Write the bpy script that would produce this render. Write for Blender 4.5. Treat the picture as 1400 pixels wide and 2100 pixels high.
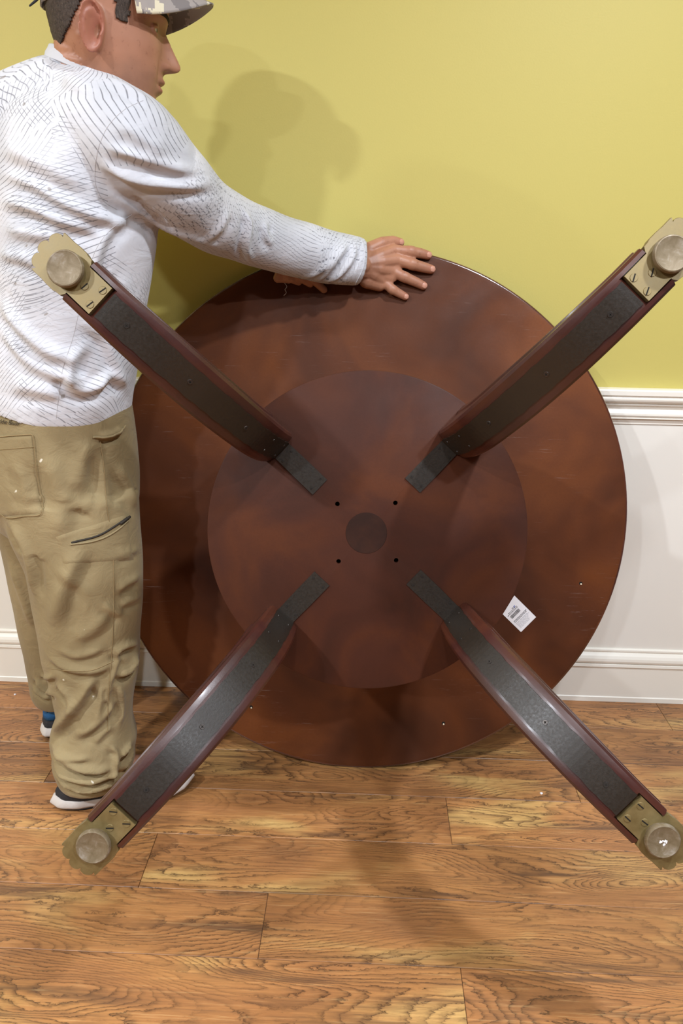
import bpy, bmesh, math, random
import numpy as np
from mathutils import Vector, Matrix
from mathutils.bvhtree import BVHTree

for o_ in list(bpy.data.objects):
    bpy.data.objects.remove(o_, do_unlink=True)
scene = bpy.context.scene
COL = scene.collection
random.seed(7)
np.random.seed(7)

# ------------------------------------------------------------------ camera
F_PX, PITCH, YAW, ROLL, CAM_H = 1550.826, 0.33833, 0.02951, 0.01718, 1.16848
CAM = np.array([0.0, 0.0, CAM_H])
_f = np.array([-math.sin(YAW) * math.cos(PITCH), math.cos(YAW) * math.cos(PITCH), -math.sin(PITCH)])
_r0 = np.array([math.cos(YAW), math.sin(YAW), 0.0])
_u0 = np.cross(_r0, _f)
RIGHT = _r0 * math.cos(ROLL) + _u0 * math.sin(ROLL)
UP = -_r0 * math.sin(ROLL) + _u0 * math.cos(ROLL)
FWD = _f
cd = bpy.data.cameras.new('camera')
cam = bpy.data.objects.new('camera', cd)
COL.objects.link(cam)
cd.sensor_fit = 'VERTICAL'
cd.sensor_height = 36.0
cd.lens = F_PX / 2100.0 * 36.0
cd.clip_start = 0.05
cam.matrix_world = Matrix(((RIGHT[0], UP[0], -FWD[0], CAM[0]), (RIGHT[1], UP[1], -FWD[1], CAM[1]),
                           (RIGHT[2], UP[2], -FWD[2], CAM[2]), (0, 0, 0, 1)))
scene.camera = cam

# ------------------------------------------------------------------ view, world, lights
vs = scene.view_settings
vs.view_transform = 'Standard'
vs.look = 'None'
vs.gamma = 1.0
vs.exposure = -0.26
vs.use_curve_mapping = False

world = bpy.data.worlds.new('room_ambient')
scene.world = world
world.use_nodes = True
bg = world.node_tree.nodes['Background']
bg.inputs['Color'].default_value = (0.88, 0.96, 1.06, 1)
bg.inputs['Strength'].default_value = 0.10

CEIL = 2.45
LAMPS = [(-1.66, -0.45, 78), (-1.48, -1.70, 56), (-1.95, 0.70, 26), (-0.10, -0.32, 18), (0.80, 0.58, 46), (0.96, -0.84, 54)]
for i_, (lx, ly, lw) in enumerate(LAMPS):
    ld = bpy.data.lights.new('downlight_glow', 'AREA')
    ld.shape = 'DISK'
    ld.size = 0.12
    ld.energy = lw
    ld.color = (0.90, 0.97, 1.06)
    lo = bpy.data.objects.new('downlight_glow', ld)
    COL.objects.link(lo)
    lo.location = (lx, ly, CEIL - 0.035)


# ------------------------------------------------------------------ helpers
def at(px, py, Y):
    """world point on the pixel's ray where world y == Y"""
    d = FWD + (px - 700) / F_PX * RIGHT - (py - 1050) / F_PX * UP
    return CAM + d * (Y / d[1])


def ray(px, py):
    d = FWD + (px - 700) / F_PX * RIGHT - (py - 1050) / F_PX * UP
    return Vector(CAM), Vector(d).normalized()


def new_mesh(name, verts, faces, smooth=False):
    me = bpy.data.meshes.new(name)
    me.from_pydata([tuple(map(float, v)) for v in verts], [], [tuple(f) for f in faces])
    me.update()
    if smooth:
        me.polygons.foreach_set('use_smooth', [True] * len(me.polygons))
    return me


def link(name, me, mat=None, parent=None):
    o = bpy.data.objects.new(name, me)
    COL.objects.link(o)
    if mat is not None and me is not None and not me.materials:
        me.materials.append(mat)
    if parent is not None:
        o.parent = parent
    return o


def obj(name, verts, faces, mat, parent=None, smooth=False):
    return link(name, new_mesh(name, verts, faces, smooth), mat, parent)


def tag(o, label=None, category=None, group=None, kind=None):
    if label: o['label'] = label
    if category: o['category'] = category
    if group: o['group'] = group
    if kind: o['kind'] = kind
    return o


def fix_normals(me):
    bm = bmesh.new(); bm.from_mesh(me)
    bmesh.ops.recalc_face_normals(bm, faces=bm.faces)
    bm.to_mesh(me); bm.free()


def loft(rings, cap0=True, cap1=True, closed=True):
    """rings: list of equal-length point lists -> verts, faces"""
    n = len(rings[0]); V = []; Fc = []
    for r in rings: V += [tuple(map(float, p)) for p in r]
    for i in range(len(rings) - 1):
        for j in range(n if closed else n - 1):
            k = (j + 1) % n
            Fc.append((i * n + j, i * n + k, (i + 1) * n + k, (i + 1) * n + j))
    if cap0: Fc.append(tuple(range(n - 1, -1, -1)))
    if cap1: Fc.append(tuple((len(rings) - 1) * n + j for j in range(n)))
    return V, Fc


def lathe(profile, seg=64, center=(0, 0)):
    """profile: (radius, z) list; axis z through center"""
    rings = []
    for r, z in profile:
        rings.append([(center[0] + r * math.cos(2 * math.pi * j / seg), center[1] + r * math.sin(2 * math.pi * j / seg), z) for j in range(seg)])
    return loft(rings)


def box(x0, x1, y0, y1, z0, z1):
    V = [(x, y, z) for z in (z0, z1) for y in (y0, y1) for x in (x0, x1)]
    Fc = [(0, 2, 3, 1), (4, 5, 7, 6), (0, 1, 5, 4), (2, 6, 7, 3), (0, 4, 6, 2), (1, 3, 7, 5)]
    return V, Fc


def bevel_mod(o, w, seg=2, angle=0.6):
    m = o.modifiers.new('bevel', 'BEVEL'); m.width = w; m.segments = seg
    m.limit_method = 'ANGLE'; m.angle_limit = angle
    return m


def catmull(pts, n):
    """dense Catmull-Rom (centripetal-free) through points, n samples"""
    P = np.asarray(pts, float); m = len(P)
    d = np.r_[0, np.cumsum(np.linalg.norm(np.diff(P, axis=0), axis=1))]
    tt = np.linspace(0, d[-1], n); out = []
    T = np.zeros_like(P)
    for i in range(m):
        a = max(i - 1, 0); b = min(i + 1, m - 1)
        T[i] = (P[b] - P[a]) / max(d[b] - d[a], 1e-9)
    for t in tt:
        i = min(max(np.searchsorted(d, t) - 1, 0), m - 2)
        h = max(d[i + 1] - d[i], 1e-9); u = (t - d[i]) / h
        out.append((2 * u**3 - 3 * u**2 + 1) * P[i] + (u**3 - 2 * u**2 + u) * h * T[i] + (-2 * u**3 + 3 * u**2) * P[i + 1] + (u**3 - u**2) * h * T[i + 1])
    return np.array(out)


# ------------------------------------------------------------------ materials
class NT:
    def __init__(s, name, rough=0.5, color=(.5, .5, .5), spec=0.5, metal=0.0):
        s.m = bpy.data.materials.new(name); s.m.use_nodes = True
        s.t = s.m.node_tree; s.b = s.t.nodes['Principled BSDF']
        s.b.inputs['Base Color'].default_value = (*color, 1)
        s.b.inputs['Roughness'].default_value = rough
        s.b.inputs['Specular IOR Level'].default_value = spec
        s.b.inputs['Metallic'].default_value = metal
        s._c = None

    def n(s, typ, **kw):
        nd = s.t.nodes.new(typ)
        for k, v in kw.items():
            if k == 'inp':
                for kk, vv in v.items():
                    if hasattr(vv, 'is_linked') or isinstance(vv, bpy.types.NodeSocket): s.t.links.new(vv, nd.inputs[kk])
                    else: nd.inputs[kk].default_value = vv
            else: setattr(nd, k, v)
        return nd

    def co(s, which='Object'):
        if s._c is None: s._c = s.n('ShaderNodeTexCoord')
        return s._c.outputs[which]

    def map(s, vec, scale=(1, 1, 1), loc=(0, 0, 0), rot=(0, 0, 0)):
        return s.n('ShaderNodeMapping', inp={'Vector': vec, 'Scale': scale, 'Location': loc, 'Rotation': rot}).outputs[0]

    def noise(s, vec, scale=5, detail=3, rough=0.5, dist=0.0, w=None):
        nd = s.n('ShaderNodeTexNoise')
        if w is not None:
            nd.noise_dimensions = '4D'; s.t.links.new(w, nd.inputs['W'])
        s.t.links.new(vec, nd.inputs['Vector'])
        nd.inputs['Scale'].default_value = scale; nd.inputs['Detail'].default_value = detail
        nd.inputs['Roughness'].default_value = rough; nd.inputs['Distortion'].default_value = dist
        return nd.outputs['Fac']

    def math(s, op, a, b=0.0, c=0.0, clamp=False):
        nd = s.n('ShaderNodeMath', operation=op); nd.use_clamp = clamp
        for i, v in enumerate((a, b, c)):
            if isinstance(v, bpy.types.NodeSocket): s.t.links.new(v, nd.inputs[i])
            else: nd.inputs[i].default_value = v
        return nd.outputs[0]

    def ramp(s, fac, stops, interp='LINEAR'):
        nd = s.n('ShaderNodeValToRGB'); cr = nd.color_ramp; cr.interpolation = interp
        while len(cr.elements) < len(stops): cr.elements.new(0.5)
        for e, (p, c) in zip(cr.elements, stops):
            e.position = p; e.color = (*c, 1) if not isinstance(c, (int, float)) else (c, c, c, 1)
        s.t.links.new(fac, nd.inputs[0])
        return nd.outputs[0]

    def mix(s, fac, a, b, blend='MIX'):
        nd = s.n('ShaderNodeMix', data_type='RGBA', blend_type=blend)
        for i, v in ((0, fac), (6, a), (7, b)):
            if isinstance(v, bpy.types.NodeSocket): s.t.links.new(v, nd.inputs[i])
            elif isinstance(v, (int, float)): nd.inputs[i].default_value = v
            else: nd.inputs[i].default_value = (*v, 1)
        return nd.outputs[2]

    def col(s, sock): s.t.links.new(sock, s.b.inputs['Base Color'])
    def rgh(s, sock): s.t.links.new(sock, s.b.inputs['Roughness'])

    def bump(s, h, strength=0.2, dist=0.002):
        nd = s.n('ShaderNodeBump'); nd.inputs['Strength'].default_value = strength; nd.inputs['Distance'].default_value = dist
        s.t.links.new(h, nd.inputs['Height']); s.t.links.new(nd.outputs[0], s.b.inputs['Normal'])


def srgb(r, g, b):
    f = lambda v: (v / 255 / 12.92) if v / 255 <= 0.04045 else ((v / 255 + 0.055) / 1.055) ** 2.4
    return (f(r), f(g), f(b))


def mat_paint(name, color, rough=0.45, bump=0.06, scale=220, spec=0.4):
    k = NT(name, rough, color, spec)
    v = k.noise(k.co(), 3.0, 3)
    k.col(k.mix(k.math('MULTIPLY', v, 0.10), color, tuple(c * 0.8 for c in color)))
    k.bump(k.noise(k.co(), scale, 2), bump, 0.002)
    return k.m


def mat_mahogany(name, c_dark, c_mid, c_hot, rough=0.38, spec=0.5, blot=5.0, coat=0.0, scratch=0.0):
    k = NT(name, rough, c_mid, spec)
    big = k.noise(k.co(), blot, 3, 0.55, 0.6)
    fine = k.noise(k.co(), 180, 3, 0.7)
    c = k.ramp(big, [(0.30, c_dark), (0.50, c_mid), (0.72, c_hot)])
    c = k.mix(k.math('MULTIPLY', fine, 0.35), c, tuple(v * 0.45 for v in c_mid))
    if scratch:
        s1 = k.noise(k.map(k.co(), (4, 60, 4), rot=(0, 0, 0.7)), 3, 4, 0.7)
        s2 = k.noise(k.co(), 4, 3)
        w = k.math('MULTIPLY', k.ramp(s1, [(0.60, 0.0), (0.70, 1.0)]), k.ramp(s2, [(0.50, 0.0), (0.65, 1.0)]))
        c = k.mix(k.math('MULTIPLY', w, scratch), c, (0.30, 0.22, 0.19))
    k.col(c)
    k.rgh(k.ramp(k.noise(k.co(), 12, 4), [(0.3, rough - 0.07), (0.7, rough + 0.10)]))
    k.b.inputs['Coat Weight'].default_value = coat
    k.b.inputs['Coat Roughness'].default_value = 0.18
    k.bump(fine, 0.10, 0.001)
    return k.m


M = {}
M['yellow'] = mat_paint('yellow_wall_paint', srgb(190, 177, 98), 0.55, 0.10, 260)
M['white'] = mat_paint('white_wainscot_paint', srgb(233, 229, 220), 0.42, 0.05, 120)
M['trim'] = mat_paint('white_trim_paint', srgb(236, 231, 220), 0.34, 0.03, 90, 0.5)
M['ceiling'] = mat_paint('ceiling_paint', srgb(240, 238, 232), 0.8, 0.1, 150)
M['can'] = NT('lamp_trim_white', 0.4, srgb(240, 240, 236)).m
_e = NT('lamp_lens_lit', 0.5, (1, 1, 1)); _e.b.inputs['Emission Color'].default_value = (1, .93, .82, 1); _e.b.inputs['Emission Strength'].default_value = 12
M['lens'] = _e.m
M['top_wood'] = mat_mahogany('mahogany_underside', srgb(58, 31, 20), srgb(90, 48, 25), srgb(118, 65, 29), 0.50, 0.16, 3.2, 0, 0.35)
M['plat_wood'] = mat_mahogany('mahogany_platform', srgb(54, 30, 22), srgb(66, 35, 24), srgb(82, 43, 23), 0.52, 0.14, 6.0)
M['leg_wood'] = mat_mahogany('mahogany_polished', srgb(48, 24, 20), srgb(64, 31, 25), srgb(82, 43, 27), 0.34, 0.5, 7.0, 0.12)
_k = NT('black_steel', 0.40, srgb(30, 27, 24), 0.42)
_f1 = _k.noise(_k.co(), 260, 3, 0.7); _f2 = _k.noise(_k.co(), 18, 3)
_k.col(_k.mix(_f2, srgb(40, 32, 24), srgb(29, 23, 17)))
_k.rgh(_k.ramp(_f1, [(0.3, 0.34), (0.7, 0.50)])); _k.bump(_f1, 0.25, 0.0006)
M['steel'] = _k.m
_k = NT('aged_brass', 0.46, srgb(140, 122, 78), 0.5, 0.35)
_f2 = _k.noise(_k.co(), 40, 4, 0.6)
_k.col(_k.ramp(_f2, [(0.3, srgb(106, 91, 56)), (0.7, srgb(130, 113, 74))]))
_k.rgh(_k.ramp(_f2, [(0.3, 0.36), (0.7, 0.52)]))
M['brass'] = _k.m
_k = NT('worn_glide', 0.55, srgb(140, 120, 90), 0.4, 0.25)
_f2 = _k.noise(_k.co(), 60, 5, 0.65, 1.0)
_k.col(_k.ramp(_f2, [(0.35, srgb(104, 90, 66)), (0.55, srgb(118, 104, 82)), (0.80, srgb(158, 150, 138))]))
M['glide'] = _k.m
M['dark'] = NT('recess_shade', 0.8, (0.012, 0.01, 0.008), 0.2).m  # near-black colour painted for the shade in slots and holes
M['screw_dark'] = NT('dark_screw', 0.35, srgb(60, 54, 50), 0.5, 0.6).m
M['paper'] = NT('sticker_paper', 0.5, srgb(226, 224, 228), 0.4).m
M['ink'] = NT('sticker_ink', 0.6, srgb(50, 48, 50), 0.3).m
M['ink_pale'] = NT('sticker_ink_pale', 0.6, srgb(150, 148, 156), 0.3).m
M['ink_blue'] = NT('sticker_ink_blue', 0.6, srgb(120, 130, 200), 0.3).m
M['chip'] = NT('pale_chip', 0.7, srgb(220, 205, 180), 0.3).m


def mat_plank():
    k = NT('laminate_plank', 0.34, srgb(170, 110, 60), 0.5)
    oi = k.n('ShaderNodeObjectInfo')
    rnd = k.math('MULTIPLY', oi.outputs['Random'], 37.0)
    p = k.co()
    # cathedral figure: iso-lines of a stretched noise field, broken up along the fibre
    field = k.noise(k.map(p, (1.1, 5.2, 1.0)), 1.5, 1.0, 0.4, 0.9, w=rnd)
    wob = k.noise(k.map(p, (40, 120, 1)), 1.0, 4, 0.65, 0.4, w=rnd)
    v = k.math('ADD', k.math('MULTIPLY', field, 34.0), k.math('MULTIPLY', wob, 1.6))
    fr = k.math('FRACT', v)
    line = k.ramp(fr, [(0.0, 1.0), (0.10, 0.55), (0.40, 0.12), (0.80, 0.0), (0.97, 0.30), (1.0, 1.0)])
    strk = k.noise(k.map(p, (9, 260, 1)), 1.0, 5, 0.7, 0.25, w=rnd)
    strk2 = k.noise(k.map(p, (3, 46, 1)), 1.0, 4, 0.6, 0.6, w=rnd)
    amt = k.noise(k.map(p, (2.4, 8, 1)), 1.2, 2, 0.5, 0.4, w=rnd)
    tone = k.noise(k.map(p, (1.8, 7, 1)), 1.1, 3, 0.5, 0.7, w=k.math('ADD', rnd, 5.0))
    base = k.ramp(tone, [(0.28, srgb(132, 90, 58)), (0.42, srgb(170, 116, 70)), (0.56, srgb(182, 128, 76)), (0.68, srgb(208, 168, 104))])
    c = k.mix(k.math('MULTIPLY', line, k.ramp(amt, [(0.34, 0.20), (0.54, 1.0)])), base, srgb(70, 46, 30))
    c = k.mix(k.ramp(strk, [(0.46, 0.0), (0.72, 0.60)]), c, srgb(104, 74, 50))
    c = k.mix(k.math('MULTIPLY', k.ramp(strk2, [(0.50, 0.0), (0.66, 0.85)]), k.ramp(amt, [(0.40, 0.25), (0.62, 1.0)])), c, srgb(96, 68, 48))
    c = k.mix(k.ramp(strk, [(0.24, 0.45), (0.44, 0.0)]), c, srgb(224, 190, 136))
    hsv = k.n('ShaderNodeHueSaturation'); k.t.links.new(c, hsv.inputs['Color'])
    k.t.links.new(k.math('ADD', 0.80, k.math('MULTIPLY', oi.outputs['Random'], 0.24)), hsv.inputs['Value'])
    c = hsv.outputs[0]
    k.col(c)
    k.rgh(k.ramp(strk, [(0.3, 0.32), (0.7, 0.48)]))
    k.bump(k.math('SUBTRACT', 1.0, k.math('MULTIPLY', strk, 0.7)), 0.12, 0.001)
    return k.m


M['plank'] = mat_plank()
M['subfloor'] = NT('plank_joint', 0.7, srgb(96, 76, 62), 0.3).m
M['floor'] = NT('floor_beyond', 0.4, srgb(160, 104, 60), 0.5).m

# ------------------------------------------------------------------ room
WALL_Y = 1.82705
V, Fc = box(-3.2, 2.2, WALL_Y, WALL_Y + 0.12, -0.02, CEIL)
tag(obj('wall_back', V, Fc, M['yellow']), 'plain olive yellow painted wall behind the upturned table', kind='structure')
V, Fc = box(-3.2, 2.2, WALL_Y - 0.003, WALL_Y, 0.0, 0.80)
tag(obj('trim_1', V, Fc, M['white']), 'smooth white wainscot panel below the chair rail', kind='structure')


def extrude_x(name, prof, x0, x1, mat, label):
    rings = [[(x, WALL_Y - o, z) for z, o in prof] for x in (x0, x1)]
    V, Fc = loft(rings)
    o = obj(name, V, Fc, mat)
    fix_normals(o.data)
    bevel_mod(o, 0.0012, 2, 0.5)
    return tag(o, label, kind='structure')


rail = [(0.860, 0.0), (0.860, 0.028), (0.857, 0.031), (0.846, 0.031), (0.844, 0.028), (0.842, 0.0265), (0.840, 0.028), (0.836, 0.0285), (0.832, 0.027), (0.828, 0.0235), (0.825, 0.018),
        (0.8245, 0.0165), (0.8235, 0.0185), (0.8205, 0.0185), (0.8195, 0.015), (0.815, 0.0115), (0.810, 0.0110), (0.806, 0.0135), (0.801, 0.0168), (0.796, 0.0170), (0.792, 0.0145), (0.7905, 0.0125), (0.7900, 0.0140), (0.7870, 0.0140), (0.7860, 0.0085), (0.7760, 0.0060), (0.7730, 0.0060), (0.7730, 0.0)]
extrude_x('trim_2', rail, -3.2, 2.2, M['trim'], 'moulded white chair rail running along the wall')
base = [(0.159, 0.0), (0.159, 0.006), (0.157, 0.009), (0.152, 0.0095), (0.1505, 0.0075), (0.148, 0.0075), (0.1465, 0.010), (0.141, 0.0150), (0.134, 0.0185), (0.127, 0.0195), (0.121, 0.0180), (0.1185, 0.0150), (0.1180, 0.0125), (0.1165, 0.0170), (0.109, 0.0180), (0.1065, 0.0160), (0.105, 0.0140), (0.016, 0.0140), (0.014, 0.0165), (0.0, 0.0165), (0.0, 0.0)]
extrude_x('baseboard_back', base, -3.2, 2.2, M['trim'], 'white moulded baseboard along the foot of the wall')
V, Fc = box(-3.2, 2.2, -3.2, WALL_Y + 0.12, CEIL, CEIL + 0.1)
tag(obj('ceiling', V, Fc, M['ceiling']), 'flat white ceiling over the room', kind='structure')
V, Fc = box(-3.3, -3.2, -3.2, WALL_Y + 0.12, -0.02, CEIL)
tag(obj('wall_left', V, Fc, M['yellow']), 'plain yellow side wall on the left out of view', kind='structure')

for i_, (lx, ly, lw) in enumerate(LAMPS):
    V, Fc = lathe([(0.082, 0.0), (0.098, 0.0), (0.102, -0.004), (0.100, -0.008), (0.088, -0.008), (0.082, -0.004)], 40)
    V = [(x, y, z) for x, y, z in V]
    Fc = [f for f in Fc if len(f) == 4] + [((5 * 40 + j), (5 * 40 + (j + 1) % 40), (j + 1) % 40, j) for j in range(40)]
    r_ = bpy.data.objects.new('recessed_downlight', None); COL.objects.link(r_); r_.location = (lx, ly, CEIL)
    tag(r_, 'round white recessed ceiling downlight ' + ['in the left row, second from the wall', 'in the left row, farthest from the wall', 'in the left row, nearest the wall', 'alone in the middle of the ceiling', 'in the right row, nearest the wall', 'in the right row, farther from the wall'][i_], 'ceiling light', 'recessed ceiling downlights')
    link('trim_ring', new_mesh('trim_ring', V, Fc, True), M['can'], r_)
    V, Fc = lathe([(0.081, -0.002), (0.081, -0.004), (0.070, -0.006), (0.001, -0.0065)], 40)
    link('lens', new_mesh('lens', V, Fc, True), M['lens'], r_)

# floor: base slab + individually laid planks
V, Fc = box(-3.2, 2.2, -3.2, WALL_Y, -0.05, -0.0025)
floor = tag(obj('floor', V, Fc, M['subfloor']), 'orange brown wood laminate floor with long planks', kind='structure')
S0, PW, GAP = 1.68773, 0.1426, 0.0009
JOINT = {-1: 0.8175, 0: -0.05, 1: 0.507, 2: 0.2045, 3: -0.411, 4: -0.1605, 5: 0.1895, 6: -0.3, 7: 0.45, 8: -0.62, 9: 0.1, 10: -0.35, 11: 0.6}
PL = 1.219
plank_mesh = {}


def plank(x0, x1, y0, y1):
    L, Wd = round(x1 - x0, 4), round(y1 - y0, 4)
    if (L, Wd) not in plank_mesh:
        a, b, e = L / 2 - GAP / 2, Wd / 2 - GAP / 2, 0.0007
        V = [(-a, -b, -0.0025), (a, -b, -0.0025), (a, b, -0.0025), (-a, b, -0.0025),
             (-a, -b, -e), (a, -b, -e), (a, b, -e), (-a, b, -e),
             (-a + e, -b + e, 0), (a - e, -b + e, 0), (a - e, b - e, 0), (-a + e, b - e, 0)]
        Fc = [(8, 9, 10, 11)]
        for q in (0, 4):
            for j in range(4):
                Fc.append((q + j, q + (j + 1) % 4, q + 4 + (j + 1) % 4, q + 4 + j))
        me = new_mesh('plank', V, Fc); me.materials.append(M['plank'])
        plank_mesh[(L, Wd)] = me
    o = link('plank', plank_mesh[(L, Wd)], None, floor)
    o.location = ((x0 + x1) / 2, (y0 + y1) / 2, 0)
    return o


for k_, jx in JOINT.items():
    y1 = WALL_Y - 0.0135 if k_ == -1 else S0 - k_ * PW
    y0 = S0 - (k_ + 1) * PW
    x = jx - PL * 4
    while x < 2.2:
        xa, xb = max(x, -3.2), min(x + PL, 2.2)
        if xb - xa > 0.02: plank(xa, xb, y0, y1)
        x += PL
yb = S0 - 12 * PW
V, Fc = box(-3.2, 2.2, -3.2, yb, -0.0024, 0.0)
obj('floor_beyond_planks', V, Fc, M['floor'], floor)

# ------------------------------------------------------------------ upturned table
TR, OFF, SPIN = 0.60412, 0.3728, 0.04075
LEAN, TYAW = 0.25568, 0.01331
TN = np.array([math.sin(TYAW) * math.cos(LEAN), -math.cos(TYAW) * math.cos(LEAN), math.sin(LEAN)])
TX = np.array([math.cos(TYAW), math.sin(TYAW), 0.0])
TY = np.cross(TN, TX)
TB = np.array([0.00603, 1.49212, 0.0])
table = bpy.data.objects.new('pedestal_table', None); COL.objects.link(table)
table.matrix_world = Matrix(((TX[0], TY[0], TN[0], TB[0]), (TX[1], TY[1], TN[1], TB[1]), (TX[2], TY[2], TN[2], TB[2]), (0, 0, 0, 1)))
tag(table, 'round dark mahogany pedestal table tipped on edge with four splayed legs facing out', 'table')
CT = (0.0, TR)


def twpt(x, y, z): return TB + TX * x + TY * y + TN * z


V, Fc = lathe([(0.02, 0.0), (0.590, 0.0), (0.5985, -0.0001), (0.6008, -0.0006), (0.6026, -0.0018), (0.6037, -0.0036), (0.6041, -0.0065), (0.6030, -0.0115), (0.5995, -0.014), (0.6010, -0.0155), (0.6015, -0.019), (0.5990, -0.0245), (0.592, -0.0268), (0.02, -0.0270)], 180, CT)
top = obj('tabletop', V, Fc, M['top_wood'], table, True); fix_normals(top.data)
top.data.set_sharp_from_angle(angle=0.7)
top.data.materials.append(mat_mahogany('mahogany_rim_lacquer', srgb(58, 30, 24), srgb(80, 42, 30), srgb(98, 52, 34), 0.18, 0.6, 6.0, 0.8))
for f_ in top.data.polygons:
    if max(math.hypot(top.data.vertices[v].co.x, top.data.vertices[v].co.y - TR) for v in f_.vertices) > 0.6005: f_.material_index = 1
V, Fc = lathe([(0.001, -0.001), (0.150, 0.0), (0.150, 0.02), (0.120, 0.03), (0.075, 0.04), (0.062, 0.06), (0.085, 0.09), (0.098, 0.13), (0.095, 0.17), (0.070, 0.22), (0.055, 0.26), (0.066, 0.275), (0.090, 0.285), (0.12, 0.31), (0.135, 0.335), (0.135, 0.340)], 64, CT)
o = obj('pedestal_column', V, Fc, M['leg_wood'], table, True); fix_normals(o.data)
# platform with real bolt holes
V, Fc = lathe([(0.02, OFF), (0.2885, OFF), (0.2903, OFF - 0.0007), (0.2909, OFF - 0.0025), (0.2909, OFF - 0.028), (0.2890, OFF - 0.032), (0.02, OFF - 0.032)], 144, CT)
plat = obj('platform_disc', V, Fc, M['plat_wood'], table, True); fix_normals(plat.data)
plat.data.set_sharp_from_angle(angle=0.6)
bmh = bmesh.new()
for q in range(4):
    a = SPIN + math.pi / 4 + q * math.pi / 2
    bmesh.ops.create_cone(bmh, cap_ends=True, segments=20, radius1=0.0042, radius2=0.0042, depth=0.04,
                          matrix=Matrix.Translation((0.0742 * math.cos(a), TR + 0.0742 * math.sin(a), OFF)))
mh = bpy.data.meshes.new('cutter'); bmh.to_mesh(mh); bmh.free()
cut = bpy.data.objects.new('cutter', mh); COL.objects.link(cut)
cut.parent = table
bo = plat.modifiers.new('holes', 'BOOLEAN'); bo.object = cut; bo.solver = 'EXACT'
bpy.context.view_layer.update()
me2 = bpy.data.meshes.new_from_object(plat.evaluated_get(bpy.context.evaluated_depsgraph_get()))
plat.modifiers.clear(); plat.data = me2
bpy.data.objects.remove(cut, do_unlink=True)
for q in range(4):
    a = SPIN + math.pi / 4 + q * math.pi / 2
    V, Fc = lathe([(0.0041, 0), (0.0041, 0.0008), (0.0001, 0.0009)], 20, (0.0742 * math.cos(a), TR + 0.0742 * math.sin(a)))
    V = [(x, y, z + OFF - 0.019) for x, y, z in V]
    o = obj('hole_shade_disc', V, Fc, M['dark'], table); o['label'] = 'dark disc standing for the shade inside a platform bolt hole'  # black disc puts the shade into the bottom of the bored hole
V, Fc = lathe([(0.0001, OFF + 0.0004), (0.0372, OFF + 0.0005), (0.0376, OFF + 0.0001), (0.0376, OFF - 0.002), (0.0001, OFF - 0.002)], 64, (-0.001, TR - 0.0015))
k = mat_mahogany('mahogany_plug', srgb(40, 24, 18), srgb(46, 26, 19), srgb(54, 30, 20), 0.55, 0.14, 20)
o = obj('center_plug', V, Fc, k, table); fix_normals(o.data)

# small marks on the top's underside
for (hx, hy) in ((0.504, 0.456), (0.198, 0.115), (-0.256, 0.142), (-0.519, 0.517)):
    V, Fc = lathe([(0.0001, 0.0008), (0.0030, 0.0010), (0.0038, 0.0004), (0.0042, -0.001), (0.0001, -0.001)], 16, (hx, hy))
    o = obj('plugged_screw_hole', V, Fc, M['dark'], table); fix_normals(o.data)
    V, Fc = lathe([(0.0001, 0.0016), (0.0016, 0.0015), (0.0022, 0.0007), (0.0001, 0.0002)], 12, (hx + 0.0006, hy - 0.0018))
    o2 = obj('pale_plug', V, Fc, M['chip'], o); fix_normals(o2.data)

# barcode sticker (one corner torn off)
SP = [np.array(v) for v in ((0.352, 0.424), (0.327, 0.379), (0.371, 0.338), (0.4045, 0.3745))]
V = [(p[0], p[1], 0.0003) for p in SP] + [(p[0], p[1], 0.0007) for p in SP]
Fc = [(4, 5, 6, 7), (3, 2, 1, 0)] + [(j, (j + 1) % 4, 4 + (j + 1) % 4, 4 + j) for j in range(4)]
stk = obj('barcode_sticker', V, Fc, M['paper'], table); fix_normals(stk.data); bevel_mod(stk, 0.0015, 2, 0.3)
stk['label'] = 'torn white paper sticker with black barcode'
ax = (SP[3] - SP[2]); ax /= np.linalg.norm(ax); ay = np.array([-ax[1], ax[0]])
if ay @ (SP[1] - SP[2]) < 0: ay = -ay
O2 = SP[2]


def sticker_bits(name, rects, mat):
    V = []; Fc = []
    for (u0, u1, v0, v1) in rects:
        b = len(V)
        for (u, v) in ((u0, v0), (u1, v0), (u1, v1), (u0, v1)):
            p = O2 + ax * u + ay * v; V.append((p[0], p[1], 0.00085))
        Fc.append((b, b + 1, b + 2, b + 3))
    o = obj(name, V, Fc, mat, stk); fix_normals(o.data)
    return o


rng = random.Random(3)
bars = []; u = 0.008
while u < 0.036:
    w = rng.choice([0.0006, 0.0009, 0.0014]); bars.append((u, u + w, 0.0365, 0.0445)); u += w + rng.choice([0.0006, 0.0009])
sticker_bits('barcode', bars, M['ink'])
lines = []
for v, w0, w1 in ((0.0475, 0.005, 0.037), (0.0505, 0.010, 0.037), (0.0535, 0.024, 0.033)):
    u = w0
    while u < w1: L = rng.uniform(0.0015, 0.005); lines.append((u, min(u + L, w1), v, v + 0.0014)); u += L + 0.001
for v in (0.0285, 0.0255):
    u = 0.006
    while u < 0.041: L = rng.uniform(0.002, 0.006); lines.append((u, u + L, v, v + 0.0015)); u += L + 0.001
sticker_bits('printed_lines', lines, M['ink'])
lines = []
for q in range(7):
    v = 0.0075 + q * 0.0024; u = 0.006
    while u < 0.042 - 0.002 * (6 - q): L = rng.uniform(0.003, 0.009); lines.append((u, u + L, v, v + 0.0008)); u += L + 0.0012
sticker_bits('fine_print', lines, M['ink_pale'])
sticker_bits('blue_mark', [(0.0300, 0.0325, 0.0520, 0.0545), (0.031, 0.0345, 0.0535, 0.056)], M['ink_blue'])

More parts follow.
